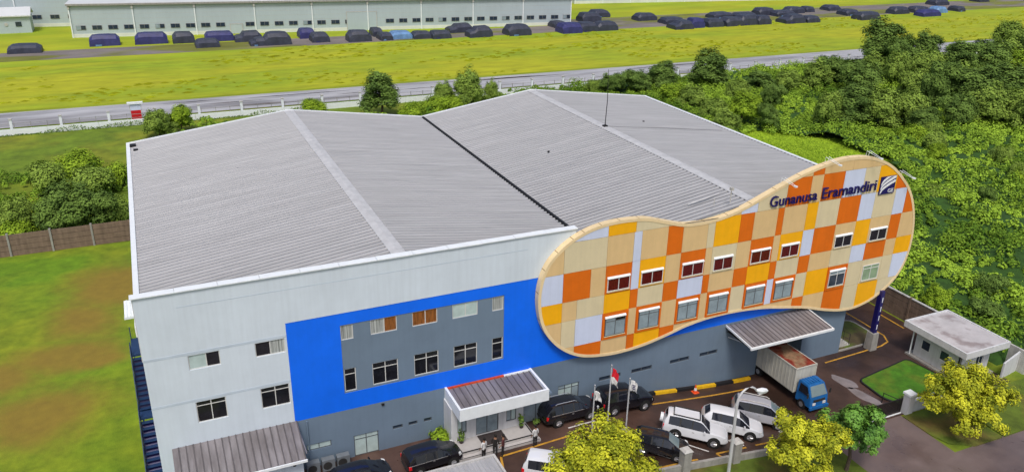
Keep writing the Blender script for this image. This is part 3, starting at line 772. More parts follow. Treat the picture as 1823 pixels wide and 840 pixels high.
mb = MB(); mb.box(18.34,24.06,-2.99,-2.86,2.202,2.21); mb.box(18.34,18.44,-2.86,-1.5,2.202,2.21); mb.box(23.96,24.06,-2.86,-1.5,2.202,2.21); mb.build('edge_strip', 'black_strip', PO)
MB().box(18.25,24.4,-3.35,-3.0,1.6,2.0).build('step', 'floor_tile', PO)
MB().box(18.3,24.35,-3.33,-3.27,2.002,2.008).build('edge_strip', 'black_strip', PO)
MB().box(20.25,22.1,-2.8,-1.55,2.204,2.225).build('doormat', 'mat_dark', PO)

LC = thing('loading_canopy', 'grey ribbed canopy with white gutter over the loading bay', 'canopy', (47,-1.6,5.2))
hip(LC, 'roof_sheet', 'roof_worn', 42.62, 50.85, -.02, 5.55, -3.2, 5.22, .42, .05)
MB().box(42.5,50.98,-3.34,-3.2,5.05,5.24).build('gutter', 'white_trim', LC)
for x in (42.55, 50.87): MB().hexa([(x,-3.2,5.12),(x+.08,-3.2,5.12),(x+.08,-.02,5.45),(x,-.02,5.45),(x,-3.2,5.27),(x+.08,-3.2,5.27),(x+.08,-.02,5.62),(x,-.02,5.62)]).build('edge_trim', 'white_trim', LC)
for x in (43.0, 45.4, 48.0, 50.6):
    mb = MB(); mb.tube([(x,.0,4.4),(x,-2.9,5.12)], .045, 6); mb.build('bracket', 'pole_grey', LC)
MB().box(42.7,50.8,-3.1,-.1,5.0,5.06).build('purlins', 'chassis', LC)

SH = thing('parking_shelter', 'flat pale ribbed shelter roof at the bottom edge before the porch', 'shelter', (15,-8,1.8))
SZ = 4.5
hip(SH, 'roof_sheet', 'pale_roof', 10.5, 19.25, -6.75, SZ, -10.8, SZ-.12, .3, .03)
mb = MB(); mb.box(10.4,19.4,-6.78,-6.62,SZ-.12,SZ+.08); mb.box(19.25,19.4,-10.8,-6.78,SZ-.14,SZ+.08); mb.build('edge_trim', 'concrete_pale', SH)
for x in (11,15,19): 
    for y in (-7.0,-10.4): MB().tube([(x,y,1.7),(x,y,SZ-.1)], .06, 8).build('post', 'pole_grey', SH)

ST = thing('dock_stair', 'small concrete stair with steel railings beside the loading bay', 'stair', (56.2,1.2,0))
for k in range(5): MB().box(55.9+.34*k,55.9+.34*(k+1),.5,1.7,0,1.15-.22*k).build('step', 'concrete_pale', ST)
MB().box(55.8,55.9,.3,2.6,0,1.3).build('landing', 'concrete', ST)
for y in (.52,1.68):
    mb = MB(); mb.tube([(55.95,y,1.1),(55.95,y,2.2),(57.5,y,1.3),(57.5,y,.2)], .03, 6); mb.tube([(55.95,y,1.7),(57.5,y,.75)], .02, 5); mb.tube([(56.7,y,.6),(56.7,y,1.75)], .02, 5); mb.build('railing', 'chassis', ST)

ES = thing('external_stair', 'dark blue steel stair against the left side of the factory', 'stair', (-.8,6,1.8))
mb = MB(); mb.box(-1.55,-.05,8.2,10.6,8.1,8.25); mb.build('landing', 'stair_blue', ES)
mb = MB(); mb.box(-1.55,-.05,5.2,7.4,4.95,5.1); mb.build('landing', 'stair_blue', ES)
for (ya, za, yb, zb) in ((8.2,8.1,6.0,5.1),(5.2,4.95,1.6,2.0)):
    m_ = 11
    for k in range(m_):
        t = (k+.5)/m_; y = ya+(yb-ya)*t; z = za+(zb-za)*t
        MB().box(-1.45,-.15,y-.14,y+.14,z-.03,z+.02).build('tread', 'stair_blue', ES)
    for x in (-1.52,-.1): MB().hexa([(x-.03,yb,zb-.25),(x+.03,yb,zb-.25),(x+.03,ya,za-.25),(x-.03,ya,za-.25),(x-.03,yb,zb+.08),(x+.03,yb,zb+.08),(x+.03,ya,za+.08),(x-.03,ya,za+.08)]).build('stringer', 'stair_blue', ES)
    MB().hexa([(-1.5,yb,zb-.34),(-.1,yb,zb-.34),(-.1,ya,za-.34),(-1.5,ya,za-.34),(-1.5,yb,zb-.3),(-.1,yb,zb-.3),(-.1,ya,za-.3),(-1.5,ya,za-.3)]).build('soffit', 'navy_paint', ES)
    MB().hexa([(-1.62,yb,zb-.2),(-1.58,yb,zb-.2),(-1.58,ya,za-.2),(-1.62,ya,za-.2),(-1.62,yb,zb+.55),(-1.58,yb,zb+.55),(-1.58,ya,za+.55),(-1.62,ya,za+.55)]).build('side_sheet', 'stair_blue', ES)
    mb = MB(); mb.tube([(-1.55,ya,za+1.0),(-1.55,yb,zb+1.0)], .03, 6)
    for k in range(5):
        t = k/4; y = ya+(yb-ya)*t; z = za+(zb-za)*t; mb.tube([(-1.55,y,z),(-1.55,y,z+1.)], .022, 5)
    mb.build('handrail', 'stair_blue', ES)
mb = MB()
for x, y in ((-1.5,5.25),(-1.5,7.35),(-1.5,8.25),(-1.5,10.5)): mb.tube([(x,y,1.5),(x,y,9.2 if y > 8 else 6.0)], .05, 6)
mb.build('post', 'stair_blue', ES)
ES.scale = (.68,1,1); ES.location.x = -.55
AW = thing('side_awning', 'small white ribbed awning above the blue stair on the side wall', 'awning', (-.5,9.5,10.8))
hip(AW, 'sheet', 'white_trim', -1.1, -.02, 11.2, 10.95, 9.0, 10.75, .2, .03)
MB().box(-1.12,-.02,8.94,9.0,10.6,10.77).build('fascia', 'white_trim', AW)

# ================================================================== FAR WAREHOUSES
def warehouse(name, label, A, Bp, H, depth, nbay, nwin, winz, doors=(), winskip=(), roof_rise=3.):
    A, Bp = Vector(A), Vector(Bp); u = (Bp-A); L_ = u.length; u.normalize(); v = Vector((-u.y,u.x))
    if v.y < 0: v = -v
    T = thing(name, label, 'warehouse', (A.x,A.y,0))
    def q(s, d, z): p = A+u*s+v*d; return (p.x,p.y,z)
    def bx(mb, s0, s1, d0, d1, z0, z1):
        mb.hexa([q(s0,d0,z0),q(s1,d0,z0),q(s1,d1,z0),q(s0,d1,z0),q(s0,d0,z1),q(s1,d0,z1),q(s1,d1,z1),q(s0,d1,z1)]); return mb
    bx(MB(), 0,L_,0,depth,1.0,H).build('cladding_wall', 'warehouse_wall', T)
    bx(MB(), -.05,L_+.05,-.06,depth+.05,-.2,1.0).build('plinth', 'warehouse_base', T)
    mb = MB(); mb.hexa([q(-.4,-.5,H),q(L_+.4,-.5,H),q(L_+.4,depth+.5,H+roof_rise),q(-.4,depth+.5,H+roof_rise),q(-.4,-.5,H+.3),q(L_+.4,-.5,H+.3),q(L_+.4,depth+.5,H+roof_rise+.3),q(-.4,depth+.5,H+roof_rise+.3)]); mb.build('roof', 'warehouse_roof', T)
    bx(MB(), -.3,L_+.3,-.75,-.5,H-.25,H+.2).build('gutter', 'concrete', T)
    for k in range(nbay+1):
        s = min(L_-.2, max(.2, L_*k/nbay))
        o = bx(MB(), s-.14,s+.14,-.35,-.06,0,H-.3).build('downpipe', 'white_trim', T)
        bx(MB(), s-.25,s+.25,-.5,-.06,H-1.1,H-.4).build('rain_head', 'concrete_pale', o)
    for k in range(nwin):
        if k in winskip: continue
        s = L_*(k+.62)/nwin
        w_ = bx(MB(), s-1.2,s+1.2,-.12,-.062,winz,winz+1.15).build('window', 'concrete', T)
        bx(MB(), s-1.12,s-.03,-.14,-.121,winz+.07,winz+1.08).build('pane', 'glass_navy' if (k*7) % 5 else 'glass_blue', w_)
        bx(MB(), s+.03,s+1.12,-.14,-.121,winz+.07,winz+1.08).build('pane', 'glass_navy', w_)
    for s, wd, hh in doors:
        d_ = bx(MB(), s-wd/2,s+wd/2,-.16,-.062,.1,hh).build('door', 'warehouse_wall', T)
        bx(MB(), s-wd/2-.15,s+wd/2+.15,-.2,-.161,hh,hh+.18).build('door_head', 'concrete_pale', d_)
        for ss_ in (-1,1): bx(MB(), s+ss_*wd/2-.09,s+ss_*wd/2+.09,-.2,-.161,.1,hh).build('door_frame', 'concrete_pale', d_)
    # faint seams between cladding sheets
    mb = MB()
    for k in range(1, 6): bx(mb, 0.1,L_-.1,-.012,-.002,1.+k*(H-1)/6,1.04+k*(H-1)/6)
    mb.build('cladding_seams', 'concrete_pale', T)
    return T
warehouse('warehouse', 'long grey-green warehouse with a row of small dark windows behind the parked tarps', (-13.3,202.0), (125.3,182.7), 8.5, 60, 9, 36, 2.0, doors=[(76,8.5,5.2),(41.5,3.2,2.6)], winskip=(10,19,20))
warehouse('warehouse', 'grey-green warehouse set back at the far left behind the small shed', (-75,232), (-12.0,223.2), 9.5, 50, 4, 14, 2.2)
warehouse('warehouse', 'distant pale warehouse with closely spaced windows at the top right edge', (151,228.5), (262,212.8), 9, 60, 10, 40, 1.6)
SHD = thing('shed', 'small pale pitched-roof shed beside the far left warehouse', 'shed', (-30,215,0))
mb = MB(); mb.box(-44,-23.6,214.5,221,0,4.6); mb.build('wall', 'warehouse_wall', SHD)
mb = MB(); mb.hexa([(-44.5,213.8,4.4),(-23.2,213.8,4.4),(-23.2,218,6.2),(-44.5,218,6.2),(-44.5,213.8,4.7),(-23.2,213.8,4.7),(-23.2,218,6.5),(-44.5,218,6.5)]); mb.hexa([(-44.5,218,6.2),(-23.2,218,6.2),(-23.2,222,4.4),(-44.5,222,4.4),(-44.5,218,6.5),(-23.2,218,6.5),(-23.2,222,4.7),(-44.5,222,4.7)]); mb.build('roof', 'warehouse_roof', SHD)
mb = MB(); mb.poly([(-23.58,214.6,4.5),(-23.58,221,4.5),(-23.58,218,6.2)]); mb.build('gable', 'warehouse_wall', SHD)
MB().box(-27.2,-25.8,214.36,214.49,1.8,3.0).build('window', 'glass_navy', SHD)
for x in (-29.4,-31.8): MB().tube([(x,214.5,2.4),(x,214.35,2.4)], .45, 12).build('vent', 'concrete_pale', SHD)
MB().box(-33.6,-33.2,214.3,214.49,.1,4.3).build('downpipe', 'concrete', SHD)

# ================================================================== FENCES
# back boundary: low white wall with posts and wires
bf = thing('boundary_fence', 'low white wall with white posts and rails along the far road', 'fence', (30,105.2,0))
xx = -150.
while xx < 230:
    MB().box(xx+.02,xx+7.58,103.55,103.8,0,1.0).build('wall_panel', 'white_trim', bf); xx += 7.6
px_ = -21.6-7.6*10
k = 0
while px_ < 230:
    p_ = MB().box(px_-.2,px_+.2,104.95,105.35,0,2.2).build('post', 'white_trim', bf)
    MB().box(px_-.26,px_+.26,104.88,105.42,2.2,2.4).build('cap', 'concrete_pale', p_)
    px_ += 7.2
for z in (.9,1.5):
    MB().box(-150,230,105.1,105.18,z,z+.06).build('rail', 'concrete', bf)
mb = MB(); x = -150.
while x < 230: mb.box(x-.04,x+.04,105.08,105.2,0,1.7); x += 2.4
mb.build('stakes', 'concrete', bf)['kind'] = 'stuff'
# brown concrete panel fence at the left
lf = thing('panel_fence', 'brown concrete panel fence across the left lawn', 'fence', (-30,50,.5))
x = -1.3; k = 0
while x > -46:
    z0 = hg(x,50.)
    for j in range(4):
        MB().box(x-4.0+.06,x-.06,49.98+random.uniform(-.01,.01),50.1,z0+.02+j*.62,z0+.6+j*.62).build('panel', 'fence_brown', lf)
    MB().box(x-.1,x+.1,49.88,50.18,z0-.1,z0+2.62).build('post', 'concrete', lf)
    x -= 4.06
# concrete panel wall on the right
rf = thing('panel_wall', 'tall brown-grey concrete panel wall along the right of the yard', 'wall', (66.3,18,0))
y = -1.2; k = 0
while y < 48:
    for j in range(4):
        MB().box(66.25+random.uniform(-.01,.01),66.38,y+.06,y+3.04,.02+j*.62,.6+j*.62).build('panel', 'fence_brown', rf)
    MB().box(66.18,66.46,y-.1,y+.1,0,2.6).build('post', 'fence_brown', rf)
    MB().box(66.2,66.44,y+.1,y+3.1,2.49,2.57).build('coping', 'concrete_pale', rf)
    y += 3.12; k += 1
# front wall of the yard with its pillars
fw = thing('front_wall', 'low stained concrete boundary wall in front of the parked cars', 'wall', (30,-9.6,1))
x = 4.
while x < 44.:
    x1 = min(x+1.95, 44.)
    h0, h1 = hg(x,-9.6), hg(x1,-9.6)
    MB().hexa([(x,-9.72,h0-.2),(x1,-9.72,h1-.2),(x1,-9.5,h1-.2),(x,-9.5,h0-.2),(x,-9.72,h0+.55),(x1,-9.72,h1+.55),(x1,-9.5,h1+.55),(x,-9.5,h0+.55)]).build('wall_section', 'concrete', fw); x = x1
for i, (x, lab) in enumerate(((32.2,'grey concrete pillar beside the black hatchback'),(36.5,'grey concrete pillar behind the street lamp pole'),(40.9,'grey concrete pillar behind the yellow-green tree'),(27.8,'grey concrete pillar hidden behind the left yellow tree'))):
    P = thing('pillar', lab, 'pillar', (x,-9.6,hg(x,-9.6)-.1), 'pillars of the front wall')
    MB().box(x-.3,x+.3,-9.95,-9.35,hg(x,-9.6)-.1,hg(x,-9.6)+1.75).build('shaft', 'concrete', P)
    z = hg(x,-9.6)+1.75
    MB().hexa([(x-.36,-10.01,z),(x+.36,-10.01,z),(x+.36,-9.29,z),(x-.36,-9.29,z),(x-.22,-9.85,z+.16),(x+.22,-9.85,z+.16),(x+.22,-9.45,z+.16),(x-.22,-9.45,z+.16)]).build('cap', 'concrete_pale', P)
# gate
GP = thing('gate_pier', 'white gate pier with a square cap beside the black gate', 'pier', (53.9,-9.2,0))
MB().box(53.6,54.2,-9.5,-8.9,0,1.75).build('shaft', 'guard_wall', GP); MB().box(53.52,54.28,-9.58,-8.82,1.75,1.92).build('cap', 'white_trim', GP)
GW2 = thing('gate_wall', 'low white wall running right from the gate pier behind the tree', 'wall', (57,-9.2,0))
MB().box(54.22,58.7,-9.32,-9.1,0,1.05).build('wall_body', 'guard_wall', GW2); MB().box(54.22,58.75,-9.36,-9.06,1.05,1.13).build('coping', 'white_trim', GW2)
GT = thing('sliding_gate', 'black steel sliding gate half open across the driveway', 'gate', (51.5,-8.9,0))
mb = MB(); mb.box(49.6,53.55,-8.95,-8.87,.15,.25); mb.box(49.6,53.55,-8.95,-8.87,1.25,1.33); mb.box(49.6,49.68,-8.95,-8.87,.25,1.25); mb.box(53.47,53.55,-8.95,-8.87,.25,1.25); mb.build('frame', 'gate_black', GT)
for k in range(26): MB().box(49.75+k*.145,49.82+k*.145,-8.93,-8.89,.25,1.25).build('bar', 'gate_black', GT)
MB().box(49.4,53.5,-9.1,-9.0,.04,.09).build('rail', 'white_trim', GT)
BAR = thing('swing_barrier', 'slim black and white barrier frame beside the lawn island', 'barrier', (53.3,-7.6,0))
mb = MB(); mb.tube([(53.2,-7.4,0),(53.2,-7.4,.95),(53.6,-8.6,.95),(53.6,-8.6,0)], .045, 6); mb.tube([(53.2,-7.4,.5),(53.6,-8.6,.5)], .03, 6); mb.build('frame', 'gate_black', BAR)

# ================================================================== GUARD HOUSE
GH = thing('guard_house', 'small white guard house with a wide flat overhanging roof', 'guard house', (63.6,-5.2,0))
gx0, gx1, gy0, gy1, gz = 61.7, 65.3, -7.4, -2.9, 2.75
wall_panel(GH, 'front_wall', 'guard_wall', gx0, gx1, 0, gz, gy0, [(63.7,64.6,1.0,2.0)])
window(GH, 63.7,64.6,1.0,2.0, gy0+.06, ['glass_navy'], 'white_frame', 2)
mb = MB()   # west wall with two windows
for a, b_, c, d_ in ((gy0,-6.3,0,gz),(-6.3,-5.4,0,1.05),(-6.3,-5.4,2.0,gz),(-5.4,-4.4,0,gz),(-4.4,-3.5,0,1.05),(-4.4,-3.5,2.0,gz),(-3.5,gy1,0,gz)):
    mb.box(gx0,gx0+.15,a,b_,c,d_)
mb.build('side_wall', 'guard_wall', GH)
for a, b_ in ((-6.3,-5.4),(-4.4,-3.5)):
    w_ = MB().box(gx0+.03,gx0+.08,a,b_,1.05,1.12)
    w_.box(gx0+.03,gx0+.08,a,b_,1.93,2.0); w_.box(gx0+.03,gx0+.08,a,a+.06,1.12,1.93); w_.box(gx0+.03,gx0+.08,b_-.06,b_,1.12,1.93)
    w_ = w_.build('window', 'white_frame', GH)
    MB().box(gx0+.05,gx0+.06,a+.06,b_-.06,1.12,1.93).build('pane', 'glass_navy', w_)
MB().box(gx1-.15,gx1,gy0+.2,gy1,0,gz).build('side_wall', 'guard_wall', GH)
MB().box(gx0+.15,gx1-.15,gy1-.15,gy1,0,gz).build('back_wall', 'guard_wall', GH)
MB().box(60.85,66.15,-8.35,-2.05,gz,3.25).build('roof_slab', 'guard_wall', GH)
MB().box(61.05,65.95,-8.15,-2.25,3.252,3.262).build('roof_surface', 'guard_roof', GH)
mb = MB(); mb.box(60.85,66.15,-8.35,-8.2,3.252,3.33); mb.box(60.85,66.15,-2.2,-2.05,3.252,3.33); mb.box(60.85,61.0,-8.2,-2.2,3.252,3.33); mb.box(66.0,66.15,-8.2,-2.2,3.252,3.33); mb.build('roof_upstand', 'guard_wall', GH)
MB().box(61.3,65.8,-7.8,-2.4,0,.18).build('plinth', 'concrete', GH)
MB().tube([(61.45,-2.75,.1),(61.45,-2.75,gz)], .06, 8).build('post', 'white_trim', GH)
MB().tube([(61.6,-7.45,.1),(61.6,-7.45,gz)], .05, 8).build('downpipe', 'concrete', GH)
YW = thing('yard_screen', 'white slab wall standing at the right end of the guard house', 'wall', (67.6,-7.8,0))
mb = MB(); mb.hexa([(65.6,-8.7,0),(68.0,-8.3,0),(68.0,-8.15,0),(65.6,-8.55,0),(65.6,-8.7,1.5),(68.0,-8.3,1.9),(68.0,-8.15,1.9),(65.6,-8.55,1.5)]); mb.build('slab', 'guard_wall', YW)
MB().box(68.02,68.2,-9.0,-7.2,0,2.1).build('end_slab', 'concrete_pale', YW)

# ================================================================== VEHICLES
SUV = dict(st=[(-2.36,.52,.90,.94,.74,.66),(-2.30,.40,1.06,1.10,.86,.78),(-2.25,.36,1.11,1.34,.895,.76),(-2.12,.34,1.12,1.68,.91,.68),(-1.98,.34,1.12,1.745,.915,.66),(-1.22,.33,1.11,1.79,.92,.65),(-1.10,.33,1.11,1.79,.92,.65),(-.34,.33,1.10,1.785,.92,.65),(-.24,.33,1.10,1.78,.92,.65),(.28,.33,1.09,1.72,.92,.64),(.45,.33,1.09,1.62,.92,.66),(1.0,.33,1.08,1.15,.92,.76),(1.08,.33,1.07,1.12,.92,.76),(1.7,.35,1.03,1.08,.915,.74),(2.12,.40,.95,.99,.87,.69),(2.30,.46,.80,.84,.80,.63),(2.38,.52,.68,.70,.72,.57)], roof=(3,9), glass=(2,12), ws=(9,11), rg=(2,3), pil=(5,7), wb=(-1.36,1.42), wr=.38, L=(-2.36,2.38))
CRV = dict(st=[(-2.3,.50,.86,.90,.72,.64),(-2.24,.38,1.02,1.06,.85,.76),(-2.12,.34,1.08,1.30,.885,.72),(-1.78,.32,1.10,1.60,.90,.63),(-1.6,.32,1.10,1.64,.905,.62),(-1.0,.31,1.08,1.675,.91,.62),(-.9,.31,1.08,1.675,.91,.62),(-.1,.31,1.06,1.67,.91,.62),(0.,.31,1.06,1.66,.91,.62),(.38,.31,1.05,1.60,.91,.61),(.6,.31,1.04,1.48,.91,.64),(1.2,.31,1.01,1.08,.91,.74),(1.28,.31,1.0,1.05,.91,.74),(1.8,.34,.93,.97,.89,.70),(2.1,.39,.83,.87,.84,.64),(2.24,.46,.72,.76,.77,.58),(2.3,.5,.64,.66,.69,.52)], roof=(3,9), glass=(2,12), ws=(9,11), rg=(2,3), pil=(5,7), wb=(-1.32,1.36), wr=.36, L=(-2.3,2.3))
HAT = dict(st=[(-1.95,.45,.78,.82,.70,.62),(-1.90,.34,.95,.99,.80,.74),(-1.82,.30,.99,1.22,.83,.70),(-1.55,.29,.99,1.47,.845,.62),(-1.4,.29,.98,1.50,.85,.61),(-.72,.28,.98,1.53,.85,.61),(-.63,.28,.98,1.53,.85,.61),(.05,.28,.97,1.52,.85,.61),(.14,.28,.97,1.51,.85,.61),(.45,.28,.96,1.46,.85,.60),(.62,.28,.95,1.36,.85,.63),(1.22,.28,.93,1.0,.85,.70),(1.30,.28,.92,.97,.85,.70),(1.75,.31,.84,.88,.82,.64),(1.92,.38,.72,.76,.75,.56),(1.98,.44,.6,.62,.66,.5)], roof=(3,9), glass=(2,12), ws=(9,11), rg=(2,3), pil=(5,7), wb=(-1.2,1.22), wr=.31, L=(-1.95,1.98))
MPV = dict(st=[(-2.2,.48,.82,.86,.72,.64),(-2.14,.36,1.0,1.04,.83,.76),(-2.07,.32,1.04,1.30,.86,.74),(-1.9,.30,1.05,1.62,.875,.67),(-1.78,.30,1.05,1.66,.88,.66),(-.98,.29,1.04,1.70,.88,.66),(-.88,.29,1.04,1.70,.88,.66),(-.02,.29,1.03,1.69,.88,.66),(.08,.29,1.03,1.68,.88,.66),(.6,.29,1.02,1.60,.88,.65),(.8,.29,1.01,1.46,.88,.68),(1.42,.29,.98,1.05,.88,.75),(1.5,.29,.97,1.02,.88,.75),(1.95,.32,.88,.92,.85,.68),(2.14,.38,.76,.8,.78,.6),(2.2,.44,.64,.66,.70,.54)], roof=(3,9), glass=(2,12), ws=(9,11), rg=(2,3), pil=(5,7), wb=(-1.3,1.36), wr=.33, L=(-2.2,2.2))
def car(name, label, cfg, paint, loc, rot, rails=False, spare=False, wsm='car_glass', rack=False, chrome=False, zs=1.):
    T = thing(name, label, 'car', (0,0,0))
    st = cfg['st']; rings = []
    for x, zl, zb, zt, wb, wt in st:
        zm = zl+(zb-zl)*.55
        half = [(wb*.86,zl),(wb*.98,zl+.10),(wb,zm),(wb*.965,zb),(wt*1.0+ (wb*.965-wt)*.06,zt-(zt-zb)*.10),(wt*.86,zt-.012),(wt*.45,zt+.012),(0,zt+.018)]
        ring = [(x,-y,z) for y,z in half]+[(x,y,z) for y,z in half[::-1][1:]]
        rings.append(ring)
    n = len(rings[0]); V = [p for r in rings for p in r]
    body = MB(); win = {}
    body.v = V
    def putwin(key, quad):
        win.setdefault(key, []).append(quad)
    g0, g1 = cfg['glass']; w0, w1 = cfg['ws']; r0, r1 = cfg['rg']
    for i in range(len(rings)-1):
        for k in range(n-1):
            q = (i*n+k, (i+1)*n+k, (i+1)*n+k+1, i*n+k+1)
            side = k == 3 or k == n-5
            top = 4 <= k <= n-6
            isw = None
            if side and 3 <= i < g1-1 and i not in cfg['pil'] and i != 3: isw = ('side_window', 'L' if k == 3 else 'R', 0 if i < cfg['pil'][0] else (1 if i < cfg['pil'][1] else 2))
            if side and i in cfg['pil']: isw = ('pillar', 'L' if k == 3 else 'R', i)
            if top and w0 <= i < w1 and 4 < k < n-6: isw = ('windshield', 'F', 0)
            if top and r0 <= i < r1 and 4 < k < n-6: isw = ('rear_window', 'B', 0)
            if isw: putwin(isw, q)
            else: body.face(*q)
    body.face(*range(n)[::-1]); body.face(*[(len(rings)-1)*n+k for k in range(n)])
    for i in range(len(rings)-1): body.face(i*n, i*n+n-1, (i+1)*n+n-1, (i+1)*n)
    bo = body.build('body', paint, T, smooth=True, angle=28)
    bmx = bmesh.new(); bmx.from_mesh(bo.data); bmesh.ops.recalc_face_normals(bmx, faces=bmx.faces); bmx.to_mesh(bo.data); bmx.free()
    for key, qs in win.items():
        mb = MB(); mb.v = V; 
        for q in qs: mb.face(*q)
        o = mb.build(key[0], wsm if key[0] == 'windshield' else ('chassis' if key[0] == 'pillar' else 'car_glass'), T, smooth=True, angle=28)
        bmx = bmesh.new(); bmx.from_mesh(o.data); loose = [v for v in bmx.verts if not v.link_faces]; bmesh.ops.delete(bmx, geom=loose, context='VERTS')
        bmesh.ops.recalc_face_normals(bmx, faces=bmx.faces); bmx.to_mesh(o.data); bmx.free()
    wmax = max(s[4] for s in st); wr = cfg['wr']
    for xw in cfg['wb']:
        for s in (-1,1):
            a = MB(); a.tube([(xw,s*(wmax-.30),wr+.03),(xw,s*(wmax+.006),wr+.03)], wr+.085, 20); a.build('wheel_arch', 'rubber', T)
            t = MB(); t.tube([(xw,s*(wmax-.22),wr),(xw,s*(wmax+.01),wr),(xw,s*(wmax+.03),wr)], [wr,wr,wr*.9], 20); to = t.build('wheel', 'rubber', T)
            r_ = MB(); r_.tube([(xw,s*(wmax+.0),wr),(xw,s*(wmax+.036),wr)], wr*.62, 12)
            for k in range(5):
                an = 2*PI*k/5; r_.tube([(xw,s*(wmax+.042),wr),(xw+math.cos(an)*wr*.6,s*(wmax+.042),wr+math.sin(an)*wr*.6)], .03, 4)
            r_.build('rim', 'rim_metal', to)
    lf_, lr = cfg['L'][1], cfg['L'][0]
    for s in (-1,1):
        MB().hexa([(lf_-.34,s*.80-.09,.74),(lf_-.10,s*.66-.1,.72),(lf_-.10,s*.66+.1,.72),(lf_-.34,s*.80+.05,.74),(lf_-.36,s*.80-.09,.90),(lf_-.16,s*.66-.1,.86),(lf_-.16,s*.66+.1,.86),(lf_-.36,s*.80+.05,.90)]).build('headlight', 'lamp_glass', T)
        zt = st[1][2]; MB().box(lr+.02,lr+.2,s*.80-.06,s*.80+.06,zt-.28,zt-.02).build('taillight', 'tail_red', T)
        xm = st[cfg['ws'][1]][0]-.35; MB().hexa([(xm-.08,s*.95-.09,1.0),(xm+.06,s*.95-.09,1.0),(xm+.06,s*.95+.09,1.0),(xm-.08,s*.95+.09,1.0),(xm-.08,s*.95-.09,1.16),(xm+.02,s*.95-.09,1.16),(xm+.02,s*.95+.09,1.16),(xm-.08,s*.95+.09,1.16)]).build('mirror', paint, T)
        MB().box(-.25,-.08,s*(wmax-.01)-.015,s*(wmax-.01)+.015,.86,.9).build('door_handle', 'chrome', T)
    MB().box(lf_-.06,lf_+.03,-.5,.5,.5,.66).build('grille', 'chassis', T)
    MB().box(lr-.02,lr+.06,-.6,.6,.42,.56).build('rear_bumper', 'chassis', T)
    zt = st[6][3]; wt = st[6][5]
    if rails:
        for s in (-1,1):
            MB().tube([(st[4][0]+.1,s*wt*.86,zt-.02),(st[4][0]+.25,s*wt*.86,zt+.07),(st[9][0]-.3,s*wt*.86,zt+.06),(st[9][0]-.1,s*wt*.86,zt-.04)], .03, 6).build('roof_rail', 'chrome' if chrome else 'concrete_pale', T)
    if rack:
        mb = MB()
        for x in (-1.75,.15): mb.box(x,x+.05,-.62,.62,zt+.03,zt+.09)
        for s in (-1,1): mb.box(-1.75,.2,s*.62-.025,s*.62+.025,zt+.03,zt+.09)
        mb.build('roof_rack', 'chassis', T)
        MB().box(-1.65,.1,-.52,.52,zt+.005,zt+.05).build('roof_panel', 'car_white', T)
    if chrome:
        for s in (-1,1): MB().box(-1.9,1.0,s*(wmax*.985)-.012,s*(wmax*.985)+.012,st[6][2]-.05,st[6][2]-.015).build('side_strip', 'chrome', T)
    if spare:
        mb = MB(); mb.tube([(lr-.24,.1,1.02),(lr-.02,.1,1.02)], .35, 18); mb.build('spare_wheel', 'car_white', T)
    for x in (lf_,): MB().box(x+.01,x+.035,-.24,.24,.40,.5).build('number_plate', 'logo_white' if paint == 'zz' else 'chassis', T)
    x, y = loc
    T.location = (x, y, hg(x,y)+.035); 
    # sit on the slope of the yard
    sx = (hg(x+1,y)-hg(x-1,y))/2
    T.rotation_euler = Matrix.Rotation(-math.atan(sx), 4, 'Y').to_3x3().to_4x4().__matmul__(Matrix.Rotation(rot, 4, 'Z')).to_euler()
    T.scale = (1,1,zs)
    return T
HD = R(-37)
car('parked_car', 'white off-road car with rear spare wheel and roof rack in the parking row', SUV, 'car_white', (35.35,-6.35), HD, rack=True, spare=True)
car('parked_car', 'white car in the middle of the three white cars behind the street lamp', CRV, 'car_white', (38.75,-6.35), HD)
car('parked_car', 'silver-white people carrier nearest the blue truck, right of the street lamp', MPV, 'car_silver', (42.0,-5.75), HD-.02, rails=True, wsm='car_glass_pale', zs=1.05)
car('parked_car', 'black hatchback with pale windscreen left of the white off-road car', HAT, 'car_black', (31.75,-7.3), HD, wsm='car_glass_pale')
car('parked_car', 'white car half hidden by the left yellow tree, below the person in white', MPV, 'car_white', (23.6,-7.3), HD)
car('parked_car', 'black estate with chrome roof rails parked by the wall right of the porch', CRV, 'car_black', (27.55,-1.5), R(2), rails=True, chrome=True)
car('parked_car', 'large black car behind the flags, ahead of the chrome-railed estate', SUV, 'car_black', (32.2,-1.55), R(2), zs=1.08)
car('parked_car', 'black car with chrome window line parked left of the porch', HAT, 'car_black', (16.5,-2.75), R(3), chrome=True, zs=1.0)
car('parked_car', 'dark car cut by the bottom edge below the glazed ground-floor window', HAT, 'car_black', (11.6,-2.9), R(3))

TK = thing('box_truck', 'blue-cabbed box truck with rusty-roofed white body backed under the canopy', 'truck', (47.45,-3,0))
bx0, bx1 = 46.4, 48.5
MB().box(bx0,bx1,-4.45,1.75,.95,3.12).build('cargo_box', 'truck_box', TK)
MB().box(bx0+.03,bx1-.03,-4.42,1.72,3.122,3.14).build('box_roof', 'truck_roof', TK)
for k in range(16):
    MB().box(bx0-.02,bx0-.002,-4.2+k*.38,-4.12+k*.38,1.02,3.05).build('box_rib', 'truck_box', TK); MB().box(bx1+.002,bx1+.02,-4.2+k*.38,-4.12+k*.38,1.02,3.05).build('box_rib', 'truck_box', TK)
mb = MB(); mb.box(bx0-.03,bx0+.05,-4.48,1.78,3.06,3.15); mb.box(bx1-.05,bx1+.03,-4.48,1.78,3.06,3.15); mb.box(bx0-.03,bx1+.03,-4.5,-4.42,3.06,3.16); mb.box(bx0-.03,bx0+.05,-4.5,-4.43,.95,3.06); mb.box(bx1-.05,bx1+.03,-4.5,-4.43,.95,3.06); mb.build('box_edge', 'truck_box', TK)
